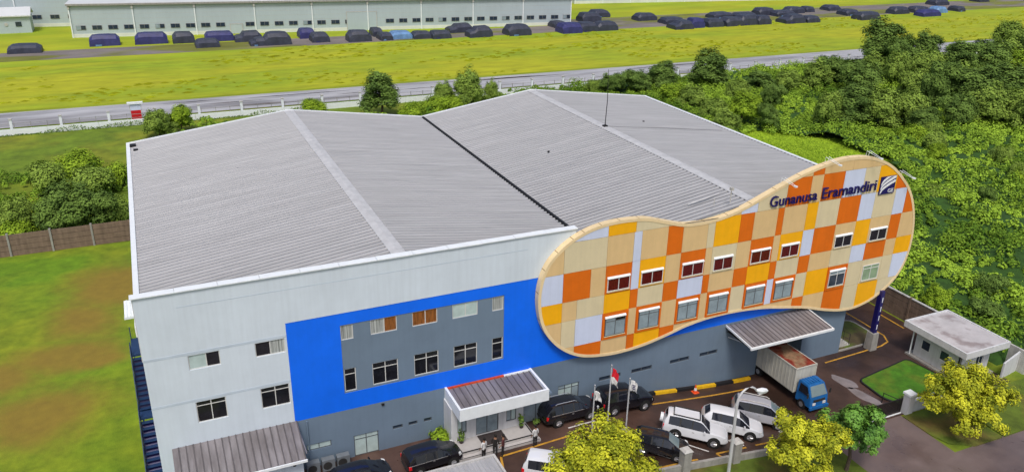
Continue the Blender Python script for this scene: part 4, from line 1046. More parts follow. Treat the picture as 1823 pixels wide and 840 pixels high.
cabp = [(-4.65,.5),(-4.65,2.25),(-4.9,2.33),(-5.75,2.27),(-6.2,1.42),(-6.28,.95),(-6.28,.5)]
mb = MB(); nn = len(cabp); c0, c1 = 46.52, 48.38
for x, ins in ((c0,1),(c1,-1)):
    for y, z in cabp: mb.v.append((x+ins*(.10 if z > 1.5 else 0), y, z))
for i in range(nn): j = (i+1) % nn; mb.face(i, j, nn+j, nn+i)
mb.face(*range(nn)[::-1]); mb.face(*range(nn, 2*nn))
o = mb.build('cab', 'truck_blue', TK); o.data.update()
bmx = bmesh.new(); bmx.from_mesh(o.data); bmesh.ops.recalc_face_normals(bmx, faces=bmx.faces); bmesh.ops.bevel(bmx, geom=bmx.edges[:], offset=.05, segments=2, affect='EDGES'); bmx.to_mesh(o.data); bmx.free()
MB().poly([(c0+.2,-6.235,1.46),(c1-.2,-6.235,1.46),(c1-.26,-5.83,2.2),(c0+.26,-5.83,2.2)]); 
mb = MB(); mb.hexa([(c0+.16,-6.23,1.47),(c1-.16,-6.23,1.47),(c1-.16,-6.15,1.47),(c0+.16,-6.15,1.47),(c0+.24,-5.84,2.18),(c1-.24,-5.84,2.18),(c1-.24,-5.76,2.18),(c0+.24,-5.76,2.18)]); mb.build('windshield', 'car_glass_pale', TK)
for s, x in ((-1,c0),(1,c1)):
    mb = MB(); mb.hexa([(x-s*.0-.02,-6.05,1.45),(x+.02,-6.05,1.45),(x+.02,-4.95,1.45),(x-.02,-4.95,1.45),(x-s*.09-.02,-5.72,2.12),(x-s*.09+.02,-5.72,2.12),(x-s*.09+.02,-4.95,2.12),(x-s*.09-.02,-4.95,2.12)]); mb.build('side_window', 'car_glass', TK)
    MB().box(x-s*.42-.14,x-s*.42+.14,-6.34,-6.28,.72,.92).build('headlight', 'lamp_glass', TK)
    MB().box(x+s*.22-.05,x+s*.22+.05,-6.2,-6.1,1.45,1.85).build('mirror', 'chassis', TK)
    for y in (-5.4, -.2, .9):
        mb = MB(); mb.tube([(x-s*.3,y,.42),(x+s*.02,y,.42)], .42, 18); to = mb.build('wheel', 'rubber', TK)
        MB().tube([(x+s*.0,y,.42),(x+s*.035,y,.42)], .22, 12).build('rim', 'rim_metal', to)
MB().box(c0-.02,c1+.02,-6.42,-6.28,.38,.62).build('bumper', 'truck_blue', TK)
MB().box(c0+.35,c1-.35,-6.31,-6.27,.98,1.2).build('grille', 'chassis', TK)
MB().box(46.9,48.0,-6.2,1.6,.45,.92).build('chassis_frame', 'chassis', TK)
for k in range(5): MB().box(c0+.3+k*.26,c0+.42+k*.26,-5.6,-4.8,2.31,2.36).build('cab_roof_rib', 'truck_blue', TK)

# tarp-covered vehicles in the far yard: (x, y, width, height)
TARPS = [(-22.8,183.5,7.3,1.7),(-5.4,188.3,7.1,2.4),(5.5,187.6,7.9,2.5),(13.2,186.6,5.3,2.4),(22.1,186.8,7.3,2.1),(18.3,178.4,5.8,1.6),(29.1,183.9,6.9,2.2),(30.6,176.4,4.2,1.5),(35.4,176.3,6.7,2.8),(44.5,184.3,4.2,2.2),(46.6,177.2,4.6,2.1),(56.6,174.9,6.2,2.5),(63.3,181.6,2.9,1.9),(63.8,174.8,3.4,1.5),(68.4,175.6,5.8,1.7),(74.0,174.1,5.3,1.5),(78.9,172.5,5.4,1.8),(87.8,180.8,7.2,2.1),(90.1,171.3,6.9,2.5),(101.7,171.0,7.0,2.6),(119.4,180.3,4.0,1.6),(118.0,170.1,6.4,2.5),(124.2,171.1,6.1,2.3),(130.6,170.9,6.8,2.3),(134.5,187.9,6.7,2.5),(143.1,196.5,6.0,2.0),(153.6,185.1,7.1,2.0),(158.1,176.4,7.1,1.7),(154.6,166.4,6.7,2.1),(160.5,167.1,4.7,2.6),(167.0,167.1,5.8,2.2),(181.6,182.2,8.3,1.5),(174.0,166.9,6.6,2.3),(188.9,179.1,8.0,1.5),(180.0,167.2,6.4,2.7),(185.7,166.7,5.2,2.4),(200.9,183.6,6.6,2.2),(205.9,179.6,7.9,1.5),(215.0,184.4,7.1,1.9),(222.4,185.8,3.8,1.6),(197.5,166.0,8.1,2.3),(204.6,165.2,5.3,1.8),(234.2,186.5,5.7,1.6),(230.7,174.6,5.7,1.7),(228.5,164.2,8.7,2.2),(251.6,171.9,7.2,2.1),(262.6,172.8,7.3,1.8),(257.4,164.1,8.8,1.9),(269.2,169.8,5.2,1.9),(279.6,170.4,3.5,1.5),(288.8,186.6,7.1,1.9),(316.1,189.4,5.8,1.5)]
LIGHT = {14: 'tarp_light', 48: 'tarp_light', 9: 'tarp_blue', 1: 'tarp_blue', 2: 'tarp_blue', 21: 'tarp_blue', 29: 'tarp_blue', 4: 'tarp_blue', 47: 'tarp_blue', 24: 'tarp'}
ORD = ['first','second','third','fourth','fifth','sixth','seventh','eighth','ninth','tenth','eleventh','twelfth','thirteenth','fourteenth','fifteenth','sixteenth','seventeenth','eighteenth','nineteenth','twentieth','twenty-first','twenty-second','twenty-third','twenty-fourth','twenty-fifth','twenty-sixth','twenty-seventh','twenty-eighth','twenty-ninth','thirtieth','thirty-first','thirty-second']
view_angle = lambda x, y: math.atan2(x-2.43, y+45.9)      # left to right as seen from the photograph's side
order = sorted(range(len(TARPS)), key=lambda i: view_angle(*TARPS[i][:2])); nleft = sum(view_angle(*t[:2]) < view_angle(125.3,182.7) for t in TARPS)
rank = {i: k for k, i in enumerate(order)}
for i, (x, y, wd, h) in enumerate(TARPS):
    rr = random.Random(i*13+5); dp = rr.uniform(4.2,5.4); h = max(1.6, h*.98)
    k = rank[i]; col_ = LIGHT.get(i, 'tarp'); cn = {'tarp':'dark navy','tarp_blue':'royal blue','tarp_light':'light blue'}[col_]
    if k < nleft: lab = '%s tarp-covered load, %s from the left before the long warehouse' % (cn, ORD[k])
    else: lab = '%s tarp-covered load, %s to the right of the long warehouse corner' % (cn, ORD[k-nleft])
    T = thing('tarp_covered_vehicle', lab, 'covered vehicle', (x,y,.05), 'tarp-covered loads in the far yard')
    # draped cover: stations along the length, ring of 9 points
    h *= 1.12; mb = MB(); sty = rr.random()*.62; tp = rr.uniform(.10,.16)
    if sty < .5: prof_ = [(0,.0),(0.01,.62),(tp,.98),(.33,1.02),(.66,1.0),(1-tp,.97),(.99,.62),(1,0)]
    elif sty < .8: prof_ = [(0,.0),(0.0,.5),(.10,.62),(.24,.68),(.34,1.0),(.85,1.03),(.985,.6),(1,0)]
    else: prof_ = [(0,.0),(0.01,.6),(.2,.9),(.42,1.08),(.6,1.05),(.8,.88),(.99,.55),(1,0)]
    cs = [(-.52,0),(-.50,.66),(-.36,.97),(0,1.0),(.36,.97),(.50,.66),(.52,0)]; ns = len(prof_)-1; nc = len(cs)
    for t, hf in prof_:
        for a, b_ in cs: mb.v.append((x-wd/2+wd*t+rr.uniform(-.06,.06), y+a*dp*(1+rr.uniform(-.04,.04)), b_*hf*h*(1+rr.uniform(-.03,.03))+.05))
    for s in range(ns):
        for k2 in range(nc-1): mb.face(s*nc+k2, (s+1)*nc+k2, (s+1)*nc+k2+1, s*nc+k2+1)
    mb.face(*range(nc)[::-1]); mb.face(*[ns*nc+q for q in range(nc)])
    o = mb.build('cover', col_, T, smooth=True, angle=14)
    bmx = bmesh.new(); bmx.from_mesh(o.data); bmesh.ops.recalc_face_normals(bmx, faces=bmx.faces); bmx.to_mesh(o.data); bmx.free()
    if i % 3 == 1:
        MB().box(x-wd*.3,x-wd*.1,y-dp*.56,y-dp*.55,.1,.5).build('cover_flap', 'tarp_light' if i % 2 else 'tarp_blue', T)

# ================================================================== STREET FURNITURE, FLAGS, PEOPLE
z0 = hg(34.9,-11)
SLM = thing('street_lamp', 'tall grey street lamp with curved arm in front of the parked cars', 'street lamp', (34.9,-11.0,z0))
pts = [(34.9,-11,z0),(34.85,-11,z0+3),(34.75,-11,7.0)]
for k in range(9):
    a = PI*(1-k/8*.80); pts.append((34.75+.85+.85*math.cos(a), -11, 7.0+1.1*math.sin(a)))
mb = MB(); mb.tube(pts, [.12,.11,.085]+[.07]*9, 10); mb.build('pole', 'pole_grey', SLM, smooth=True)
ex, ez = pts[-1][0], pts[-1][2]
mb = MB(); mb.tube([(ex-.12,-11,ez+.1),(ex+.08,-11,ez+.03),(ex+.42,-11,ez-.06),(ex+.78,-11,ez-.16),(ex+.95,-11,ez-.22)], [.05,.12,.19,.15,.04], 10); hd = mb.build('lamp_head', 'white_trim', SLM, smooth=True)
mb = MB(); mb.box(ex+.15,ex+.75,-11.11,-10.89,ez-.27,ez-.2); mb.build('lens', 'lamp_glass', hd)
mb = MB(); mb.box(34.7,35.1,-11.2,-10.8,z0-.1,z0+.25); mb.build('footing', 'concrete', SLM)

def flag(name, lab, x, y, ztop, wd, h, cols, seed):
    """cloth hanging in folds from its pole"""
    rr = random.Random(seed); T = thing(name, lab, 'flag', (x,y,ztop-h))
    nx, nz = 8, 12
    def pt(i, j):
        u = i/nx; v = j/nz
        sag = u*u*.38*h
        return (x+.04+u*wd*(.55+.2*v)+.05*math.sin(6*v+seed), y-.06+.13*math.sin(5*u*PI+2.5*v+seed)*u, ztop-v*h-sag)
    mb = MB()
    for j in range(nz+1):
        for i in range(nx+1): mb.v.append(pt(i,j))
    for j in range(nz):
        for i in range(nx):
            a = j*(nx+1)+i; mb.cur = 0 if j < nz/2 else 1; mb.face(a, a+nx+1, a+nx+2, a+1)
    o = mb.build('cloth', cols, T, smooth=True, angle=80)
    sm = o.modifiers.new('thick', 'SOLIDIFY'); sm.thickness = .015
    return T
for i, (x, y, ht, lab) in enumerate(((29.1,-4.5,6.7,'tallest grey flagpole, the one carrying the red and white flag'),(27.85,-4.5,5.15,'left of the three grey flagpoles, carrying a white flag'),(30.7,-4.5,5.2,'right of the three grey flagpoles, carrying a white flag with dark stripes'))):
    T = thing('flagpole', lab, 'flagpole', (x,y,hg(x,y)), 'flagpoles before the factory')
    MB().tube([(x,y,hg(x,y)),(x,y,hg(x,y)+ht*.6),(x,y,hg(x,y)+ht*.86)], [.06,.05,.035], 8).build('pole', 'pole_grey', T)
    MB().lathe([(.0,hg(x,y)+ht*.86),(.06,hg(x,y)+ht*.865),(.06,hg(x,y)+ht*.88),(.01,hg(x,y)+ht*.895)], x, y, 8).build('finial', 'chrome', T)
    MB().box(x-.25,x+.25,y-.25,y+.25,hg(x,y)-.05,hg(x,y)+.2).build('base', 'concrete', T)
flag('flag', 'red and white flag drooping on the tallest pole', 29.1, -4.5, 7.35, .72, 1.3, ['flag_red','flag_white'], 1)
flag('flag', 'plain white flag with a small dark mark on the left pole', 27.85, -4.5, 5.85, .75, .8, ['flag_white','flag_white'], 4)
fl = flag('flag', 'white flag with dark diagonal stripes on the right pole', 30.7, -4.5, 6.0, .8, .9, ['flag_white','flag_white'], 7)
mb = MB()
for k in range(3): mb.poly([(30.80+.02*k,-4.68,5.72-.15*k),(31.10,-4.70,5.56-.15*k),(31.10,-4.70,5.49-.15*k),(30.80+.02*k,-4.68,5.65-.15*k)])
mb.build('stripes', 'navy_paint', fl)

CN = thing('traffic_cone', 'orange and white traffic cone beside the kerb', 'cone', (39.5,-.95,hg(39.5,-.9)))
z0 = hg(39.5,-.9)+.03
MB().lathe([(.17,z0),(.13,z0+.22)],39.5,-.95,12).build('lower_cone', 'cone_orange', CN)
MB().lathe([(.13,z0+.22),(.085,z0+.45)],39.5,-.95,12).build('white_band', 'flag_white', CN)
MB().lathe([(.085,z0+.45),(.03,z0+.75)],39.5,-.95,12).build('tip', 'cone_orange', CN)
MB().box(39.25,39.75,-1.2,-.7,z0,z0+.05).build('foot', 'cone_orange', CN)

RB = thing('road_sign_board', 'red and white board on posts beside the far road fence', 'sign', (.3,106.4,0))
MB().box(-.5,1.1,106.35,106.5,.2,1.9).build('red_panel', 'sign_red', RB); MB().box(-.5,1.1,106.35,106.5,1.9,2.9).build('pale_panel', 'tile_white', RB)
MB().box(-.95,1.55,106.1,106.8,3.0,3.3).build('top_board', 'white_trim', RB)
for x in (-.6,1.2): MB().tube([(x,106.43,0),(x,106.43,3.05)], .06, 6).build('post', 'pole_grey', RB)

def person(lab, x, y, zf, face, shirt, trousers, arm=0., skirt=False):
    T = thing('person', lab, 'person', (0,0,0))
    J = [(0,0,.93,.13),(0,.0,1.1,.125),(0,0,1.28,.15),(0,0,1.42,.11),(0,.0,1.50,.055),(0,.01,1.57,.075),(0,.015,1.65,.10),(0,.01,1.74,.075)]
    ed = [(0,1),(1,2),(2,3),(3,4),(4,5),(5,6),(6,7)]
    def add(p, r, par):
        J.append((*p, r)); ed.append((par, len(J)-1)); return len(J)-1
    for s in (-1,1):
        h = add((s*.095,0,.88), .095, 0); kn = add((s*.10,.03,.48), .062, h); an = add((s*.10,-.01,.09), .042, kn); add((s*.11,.16,.035), .032, an)
        sh = add((s*.19,0,1.40), .062, 3); el = add((s*.245,-.02+arm*.05,1.12), .043, sh); wr_ = add((s*.25,.06+arm*.22,.88+arm*.18), .031, el)
        pm = add((s*.25,.08+arm*.28,.80+arm*.2), .033, wr_)
        for k in range(4): add((s*.25+(k-1.5)*.006,.06+arm*.34+k*.018,.71+arm*.22+.01*abs(k-1.5)), .009, pm)
        add((s*.235,.12+arm*.3,.77+arm*.2), .010, pm)
    me = bpy.data.meshes.new('body'); me.from_pydata([j[:3] for j in J], ed, [])
    o = bpy.data.objects.new('body', me); COL.objects.link(o)
    md = o.modifiers.new('skin', 'SKIN'); md.use_smooth_shade = True
    for i, j in enumerate(J): me.skin_vertices[0].data[i].radius = (j[3], j[3]*(.75 if i in (1,2,3) else 1))
    me.skin_vertices[0].data[0].use_root = True
    sb = o.modifiers.new('sub', 'SUBSURF'); sb.levels = 1; sb.render_levels = 1
    dg = bpy.context.evaluated_depsgraph_get(); m2 = bpy.data.meshes.new_from_object(o.evaluated_get(dg)); bpy.data.objects.remove(o)
    m2.materials.clear()
    for k in ('skin', shirt, trousers, 'rubber'): m2.materials.append(MATS[k])
    for p in m2.polygons:
        c = p.center
        if c.z > 1.47: mi = 0
        elif c.z > .93 and abs(c.x) < .235 or c.z > 1.13: mi = 1
        elif abs(c.x) > .2: mi = 0
        elif c.z > .07: mi = 2
        else: mi = 3
        p.material_index = mi; p.use_smooth = True
    o = bpy.data.objects.new('body', m2); COL.objects.link(o); o.parent = T
    hb = MB(); hb.lathe([(.098,1.66),(.108,1.72),(.09,1.79),(.04,1.825),(.005,1.83)], 0, -.012, 12); hb.build('hair', 'hair', T, smooth=True)
    fb = MB(); fb.hexa([(-.012,.10,1.63),(.012,.10,1.63),(.012,.14,1.635),(-.012,.14,1.635),(-.008,.1,1.68),(.008,.1,1.68),(.008,.118,1.675),(-.008,.118,1.675)]); fb.build('nose', 'skin', T)
    T.location = (x,y,zf); T.rotation_euler = (0,0,face)
    return T
person('person in pale shirt standing at the left of the porch step', 19.9, -3.7, hg(20,-3)+.03, .4, 'cloth_white', 'cloth_black', .3)
person('person in black clothes beside the porch step, left of the pair', 20.75, -3.65, hg(20,-3)+.03, -.6, 'cloth_black', 'cloth_black', .5)
person('person in dark maroon clothes beside the porch step, right of the pair', 21.25, -3.85, hg(20,-3)+.03, .9, 'cloth_maroon', 'cloth_black', .4)
person('person in white top standing alone at the right corner of the porch step', 23.75, -3.75, hg(23.7,-3)+.03, .2, 'cloth_white', 'cloth_black', .2)

for k, (x, lab) in enumerate(((8.95,'grey outdoor unit nearest the lean-to at the foot of the wall'),(9.95,'middle grey outdoor unit at the foot of the wall'),(10.95,'grey outdoor unit nearest the glazed ground-floor window'))):
    T = thing('outdoor_unit', lab, 'air conditioner', (x,-.6,1.8), 'outdoor units along the wall')
    MB().box(x-.42,x+.42,-.85,-.4,1.9,2.75).build('case', 'ac_grey', T)
    MB().tube([(x-.08,-.87,2.32),(x-.08,-.852,2.32)], .3, 14).build('fan_grille', 'chassis', T)
    for s in (-.35,.35): MB().box(x+s-.05,x+s+.05,-.85,-.4,1.78,1.9).build('foot', 'chassis', T)

# ================================================================== FOLIAGE
def leaf_mesh(name, P, N_, size, m, tint, flat=.6, axis=None):
    """one diamond leaf per point; P points, N_ facing, size per leaf"""
    n = len(P)
    N_ = N_/np.maximum(1e-6, np.linalg.norm(N_,axis=1))[:,None]
    A = rng.normal(size=(n,3)); A -= N_*(A*N_).sum(1)[:,None]; A /= np.maximum(1e-6, np.linalg.norm(A,axis=1))[:,None]
    if axis is not None: A = np.tile(np.array(axis, float), (n,1)); A -= N_*(A*N_).sum(1)[:,None]; A /= np.linalg.norm(A,axis=1)[:,None]
    B_ = np.cross(N_, A)
    s = size[:,None]
    V = np.empty((n,4,3)); V[:,0] = P-A*s; V[:,1] = P+B_*s*flat+N_*s*.18; V[:,2] = P+A*s; V[:,3] = P-B_*s*flat+N_*s*.18
    me = bpy.data.meshes.new(name); me.vertices.add(n*4); me.vertices.foreach_set('co', V.ravel())
    me.loops.add(n*4); me.loops.foreach_set('vertex_index', np.arange(n*4, dtype=np.int32))
    me.polygons.add(n); me.polygons.foreach_set('loop_start', np.arange(0, n*4, 4, dtype=np.int32))
    me.update(calc_edges=True)
    at = me.attributes.new('tint', 'FLOAT', 'POINT'); at.data.foreach_set('value', np.repeat(np.clip(tint,0,1), 4).astype(np.float32))
    me.materials.append(MATS[m]); me.update()
    return me
def crown_pts(lobes, n, clump=.0, nclump=60):
    """points through the crown's volume, gathered into clumps so gaps open between them"""
    wts = np.array([l[3]*l[4]*l[5] for l in lobes])**.67; wts /= wts.sum()
    cc = []; cn = []
    for _ in range(nclump):
        l = lobes[rng.choice(len(lobes), p=wts)]
        d = rng.normal(size=3); d /= np.linalg.norm(d)
        if d[2] < -.35: d[2] *= -.6
        r = rng.uniform(.62, 1.0)
        cc.append(np.array(l[:3])+d*r*np.array(l[3:6])); cn.append(d)
    cc = np.array(cc); cn = np.array(cn); ct = rng.uniform(0, 1, nclump)
    idx = rng.integers(0, nclump, n)
    off = rng.normal(size=(n,3)); off /= np.linalg.norm(off,axis=1)[:,None]; off *= (rng.uniform(0,1,n)**.5)[:,None]*clump
    P_ = cc[idx]+off
    Nn = cn[idx]*.75+off/clump*.75+rng.normal(size=(n,3))*.22+np.array([0,0,.45])
    return P_, Nn, ct[idx]
def make_tree(name, lobes, trunk, n, leaf, m, clump, nclump, label, cat='tree', bias=.0, limbs=5):
    T = thing(name, label, cat)
    P_, Nn, ct = crown_pts(lobes, n, clump, nclump)
    tint = ct*.68+rng.uniform(0,.30,n)+bias
    me = leaf_mesh('crown', P_, Nn, leaf*rng.uniform(.6,1.25,n), m, tint)
    o = bpy.data.objects.new('crown', me); COL.objects.link(o); o.parent = T
    h, r = trunk; mb = MB()
    mb.tube([(0,0,-.3),(.03*h,0,h*.4),(-.02*h,.03*h,h*.75),(0,0,h)], [r,r*.8,r*.6,r*.35], 7)
    for k in range(limbs):
        l = lobes[k % len(lobes)]; a = 2*PI*k/limbs+.4
        s0 = h*(.55+.08*k/limbs*4)
        e = (l[0]*.8+math.cos(a)*l[3]*.45, l[1]*.8+math.sin(a)*l[4]*.45, l[2]+.1*l[5])
        mb.tube([(0,0,s0),(e[0]*.5,e[1]*.5,s0+(e[2]-s0)*.55),e], [r*.5,r*.33,r*.12], 5)
    mb.build('trunk', 'bark', T, smooth=True)
    return T
def lobes_round(h, w_, k, seed, zc=.6, squash=.8):
    rr = random.Random(seed); L_ = [(0,0,h*.52,w_*.33,w_*.33,h*.47)]
    for i in range(k):
        a = 2*PI*i/k+rr.uniform(-.4,.4); d = w_*rr.uniform(.14,.30); z = h*rr.uniform(.22,.80); q = w_*rr.uniform(.13,.23)
        L_.append((math.cos(a)*d, math.sin(a)*d, z, q, q, q*rr.uniform(1.1,1.7)))
    return L_
# six kinds of wood tree, unit size 1 high x 1 wide built at 8 m, copied for the rest
KIND = []
specs = [('tall leafy tree','leaf_wood',8,6.5,5,.26),('dark tall tree','leaf_dark',9,5.5,6,.26),('broad green tree','leaf_wood',7,8,7,.28),('loose pale tree','leaf_light',6.5,6,5,.27),('bushy green shrub','leaf_wood',4.2,5.5,6,.24),('bright green shrub','leaf_light',3.2,5,6,.23),('dark bushy tree','leaf_dark',7,7.5,7,.27)]
for i, (nm, m, h, w_, k, lf__) in enumerate(specs):
    low = h < 5
    lb = lobes_round(h, w_, k, 40+i, .5 if low else .62)
    t = make_tree('shrub' if low else 'wood_tree', lb, (h*.62,.10 if low else .17), 7000 if low else 14000, lf__*.66, m, .72, 110 if low else 190, nm, 'shrub' if low else 'tree')
    KIND.append([t, tree_of(t), h, w_, False])
def put(kind, x, y, h, w_, rot, label, group, z=None):
    t, tr, h0, w0, used = KIND[kind]
    if not used:
        KIND[kind][4] = True; o = t; o.location = (x,y,0); o.rotation_euler = (0,0,rot); o['label'] = label; o['group'] = group
    else: o = dup(t, (x,y,0), rot, label, None, tr, group)
    o.location.z = hg(x,y)-.05 if z is None else z
    o.scale = (w_/w0*1.12, w_/w0*1.12, h/h0*1.04)
    return o
WOOD = [(165.0,99.3,11.7,10.2),(167.5,94.8,8.6,6.7),(170.0,90.5,9.8,7.3),(146.4,77.1,9.4,7.1),(160.6,80.8,8.0,8.7),(166.8,78.6,9.8,8.7),(219.1,105.3,8.7,9.2),(179.9,80.3,8.3,10.3),(193.2,82.4,9.2,8.0),(139.5,66.6,7.7,7.8),(146.0,64.2,8.9,8.9),(147.4,59.0,9.2,8.7),(158.1,59.8,8.9,8.9),(135.7,83.8,7.1,8.4),(133.5,73.8,7.9,9.1),(128.4,80.9,7.5,7.0),(122.8,82.9,5.8,6.9),(115.5,82.9,5.7,6.8),(109.7,58.1,7.9,5.9),(113.5,56.6,8.4,6.9),(118.2,54.9,8.4,7.4),(124.5,54.5,7.1,7.5),(134.0,57.2,8.8,6.2),(131.6,49.9,6.5,6.9),(140.0,50.8,7.7,8.1),(144.9,48.9,7.7,7.1),(141.7,44.2,7.0,5.9),(124.3,50.7,5.0,5.9),(109.8,72.7,5.4,5.3),(98.0,66.4,6.1,6.0),(90.6,61.5,4.8,5.7),(99.8,61.7,5.0,4.4),(106.5,78.6,6.0,5.5)]
extra = []
for k in range(16):   # the wood goes on between and behind the trees picked out above
    t = random.random(); x = random.uniform(140, 235); y = 46+ (x-116)*.28+random.uniform(0, 42)
    if y > 100: continue
    extra.append((x, y, random.uniform(6,8.6), random.uniform(6.5,9)))
wo = sorted(WOOD+extra, key=lambda q: view_angle(q[0], q[1]))
cnt = {}
for i, (x, y, h, w_) in enumerate(wo):
    kd = 1 if h > 9.5 else (i*5) % 7
    if kd in (4,5) and h > 5.2: kd = (0,2,6)[i % 3]
    if kd == 3 and h > 7.5: kd = 2
    adj = {0:'leafy',1:'dark upright',2:'broad green',3:'pale loose',4:'bushy',5:'bright low',6:'dark bushy'}[kd]
    dd = y-46-(x-116)*.28; rk = 'front' if dd < 14 else ('middle' if dd < 28 else 'rear')
    cnt[(adj,rk)] = cnt.get((adj,rk), 0)+1
    lab = '%s %s tree from the left in the %s rank of the wood' % (ORD[cnt[(adj,rk)]-1], adj, rk)
    put(kd, x, y, h, w_, random.uniform(0,6.28), lab, 'trees of the wood at right')
ROADT = [(108.4,90.7,9.2,8.2,1,'dark tall round-crowned tree standing alone against the far road'),(99.3,94.0,6.6,7.0,1,'dark tree just left of the lone tall tree by the far road'),(93.4,93.4,5.1,6.9,6,'low dark bush right of the mast behind the roof'),(88.5,95.2,4.6,6.8,6,'low dark bush directly behind the right roof ridge end'),(85.8,97.2,2.9,4.6,4,'smallest bush left of the mast behind the roof'),(95.5,78.0,5.3,6.3,0,'green bush below the lone tall tree beside the roof edge'),(94.5,69.7,5.1,6.0,2,'green bush nearest the right roof edge'),(95.0,82.8,4.4,6.5,3,'pale bush under the dark tree beside the roof edge')]
for x, y, h, w_, k, lab in ROADT: put(k, x, y, h, w_, random.uniform(0,6.28), lab, 'trees behind the factory')
BACKT = [(40.4,94.7,8.4,7.1,1,'dark tall tree behind the valley between the two roofs'),(57.2,95.2,7.7,6.1,0,'tall leafy tree behind the left slope of the second roof'),(53.4,98.0,5.0,4.8,0,'smaller tree left of the tall leafy one behind the roof'),(62.7,97.0,4.8,3.2,0,'narrow small tree right of the tall leafy one behind the roof'),(49.1,92.0,3.3,6.1,5,'bright low bush at the foot of the trees behind the roof valley'),(54.2,94.0,2.7,5.2,5,'bright low bush under the tall leafy tree behind the roof'),(3.4,94.2,5.1,5.5,2,'round green tree beside the red board at the far left roof corner'),(6.9,96.5,4.5,3.9,3,'pale green tree right of the red board behind the left roof'),(29.9,102.0,2.3,5.1,5,'low bush by the fence behind the first roof'),(44.8,90.2,3.0,5.0,5,'bright low bush right of the dark tall tree behind the roof valley')]
for x, y, h, w_, k, lab in BACKT: put(k, x, y, h, w_, random.uniform(0,6.28), lab, 'trees behind the factory')
LEFTT = [(-13.0,56.4,6.2,5.2,2,'green bush at the left edge above the brown fence'),(-8.3,53.5,7.3,7.4,6,'largest dark bush behind the brown fence'),(-4.7,54.0,6.2,6.2,6,'dark bush behind the fence next to the largest one'),(-11.0,71.1,4.9,5.5,4,'green bush in the upper part of the left thicket'),(-5.6,67.8,4.6,6.6,4,'green bush in the middle of the left thicket'),(-2.7,54.0,4.8,3.6,4,'bush against the factory corner behind the brown fence'),(-13.4,54.4,3.2,4.8,5,'bright low bush at the left edge on the brown fence'),(-7.9,78.6,3.6,6.7,5,'bright low bush farthest back in the left thicket'),(-2.9,71.6,3.6,4.6,5,'bright low bush beside the factory in the left thicket')]
for x, y, h, w_, k, lab in LEFTT: put(k, x, y, h*.85, w_*.95, random.uniform(0,6.28), lab, 'bushes of the left thicket')

nsh = {}
rs = random.Random(77)
SHRUBS = []
for k in range(50):
    x = rs.uniform(69,128); y = rs.uniform(-3,52)
    if ((x-97)/12.)**2+((y-44)/20.)**2 < 1 or y > 46+(x-116)*.28+4: continue
    SHRUBS.append((x, y, rs.uniform(1.9,3.4), rs.uniform(2.6,4.6), rs.choice([4,4,5,3,2,6])))
for x, y, h, w_, kd in sorted(SHRUBS, key=lambda q: view_angle(q[0], q[1])):
    side = 'nearest the guard house' if y < 12 else ('right of the chequered screen' if y < 32 else 'below the wood')
    adj = {2:'broad',3:'pale',4:'rounded',5:'bright',6:'dark'}[kd]; nsh[(adj,side)] = nsh.get((adj,side),0)+1
    o = put(kd, x, y, h, w_, rs.uniform(0,6.28), '%s %s shrub from the left in the undergrowth %s' % (ORD[nsh[(adj,side)]-1], adj, side), 'shrubs standing in the undergrowth'); o['category'] = 'shrub'
# yellow-green street trees and the dark green one, each its own mesh
def street_tree(lab, x, y, zc, rad, m, n, leaf, seed, hz=.85, bias=0., zbase=None):
    rr = random.Random(seed); z0 = hg(x,y); c = zc-z0
    L_ = [(0,0,c,rad*.62,rad*.62,rad*.6*hz)]
    for k in range(11):
        a = 2*PI*k/11*1.0+rr.uniform(-.3,.3); d = rad*rr.uniform(.45,.68); q = rad*rr.uniform(.26,.38)
        L_.append((math.cos(a)*d, math.sin(a)*d, c+rad*hz*rr.uniform(-.45,.5), q, q, q*.85))
    for k in range(5):
        a = rr.uniform(0,6.28); d = rad*rr.uniform(0,.4); q = rad*rr.uniform(.22,.32)
        L_.append((math.cos(a)*d, math.sin(a)*d, c+rad*hz*rr.uniform(.45,.72), q, q, q))
    t = make_tree('street_tree', L_, (c*.95,.16), n, leaf, m, rad*.125, int(230*rad/3), lab, 'tree', bias, 9)
    t.location = (x,y,z0+.02); return t
street_tree('yellow-leaved tree at the bottom edge before the flagpoles', 24.75, -11.2, 5.15, 3.75, 'leaf_yellow', 22000, .105, 1)
street_tree('yellow-leaved tree at the bottom right, next to the green one', 39.0, -13.3, 3.75, 3.0, 'leaf_yellow', 16000, .105, 2)
street_tree('green-leaved tree touching the yellow one beside the driveway', 44.0, -12.8, 3.35, 2.6, 'leaf_green', 14000, .11, 3, 1.0)
street_tree('yellow-leaved tree on the verge before the guard house', 55.7, -12.4, 2.85, 3.4, 'leaf_yellow', 20000, .11, 4, .9)

def potted(lab, x, y, z, h, m):
    T = thing('potted_plant', lab, 'plant', (x,y,z))
    MB().lathe([(.12,z),(.17,z+.28),(.15,z+.28)],x,y,10).build('pot', 'pot', T)
    n = 60; a = rng.uniform(0,6.28,n); r = rng.uniform(.05,.28,n); P_ = np.stack([np.cos(a)*r, np.sin(a)*r, .3+rng.uniform(0,1,n)*h],1)
    me = leaf_mesh('leaves', P_, np.stack([np.cos(a),np.sin(a),np.full(n,.4)],1), np.full(n,.12), m, rng.uniform(0,1,n)); o = bpy.data.objects.new('leaves', me); COL.objects.link(o); o.parent = T
potted('potted plant at the left end of the porch terrace', 18.95, -1.85, 2.21, .7, 'leaf_dark')
potted('potted plant at the right end of the porch terrace', 23.55, -1.85, 2.21, .8, 'leaf_dark')
potted('small dark potted plant standing right of the terrace', 24.9, -1.55, 1.83, .25, 'leaf_dark')
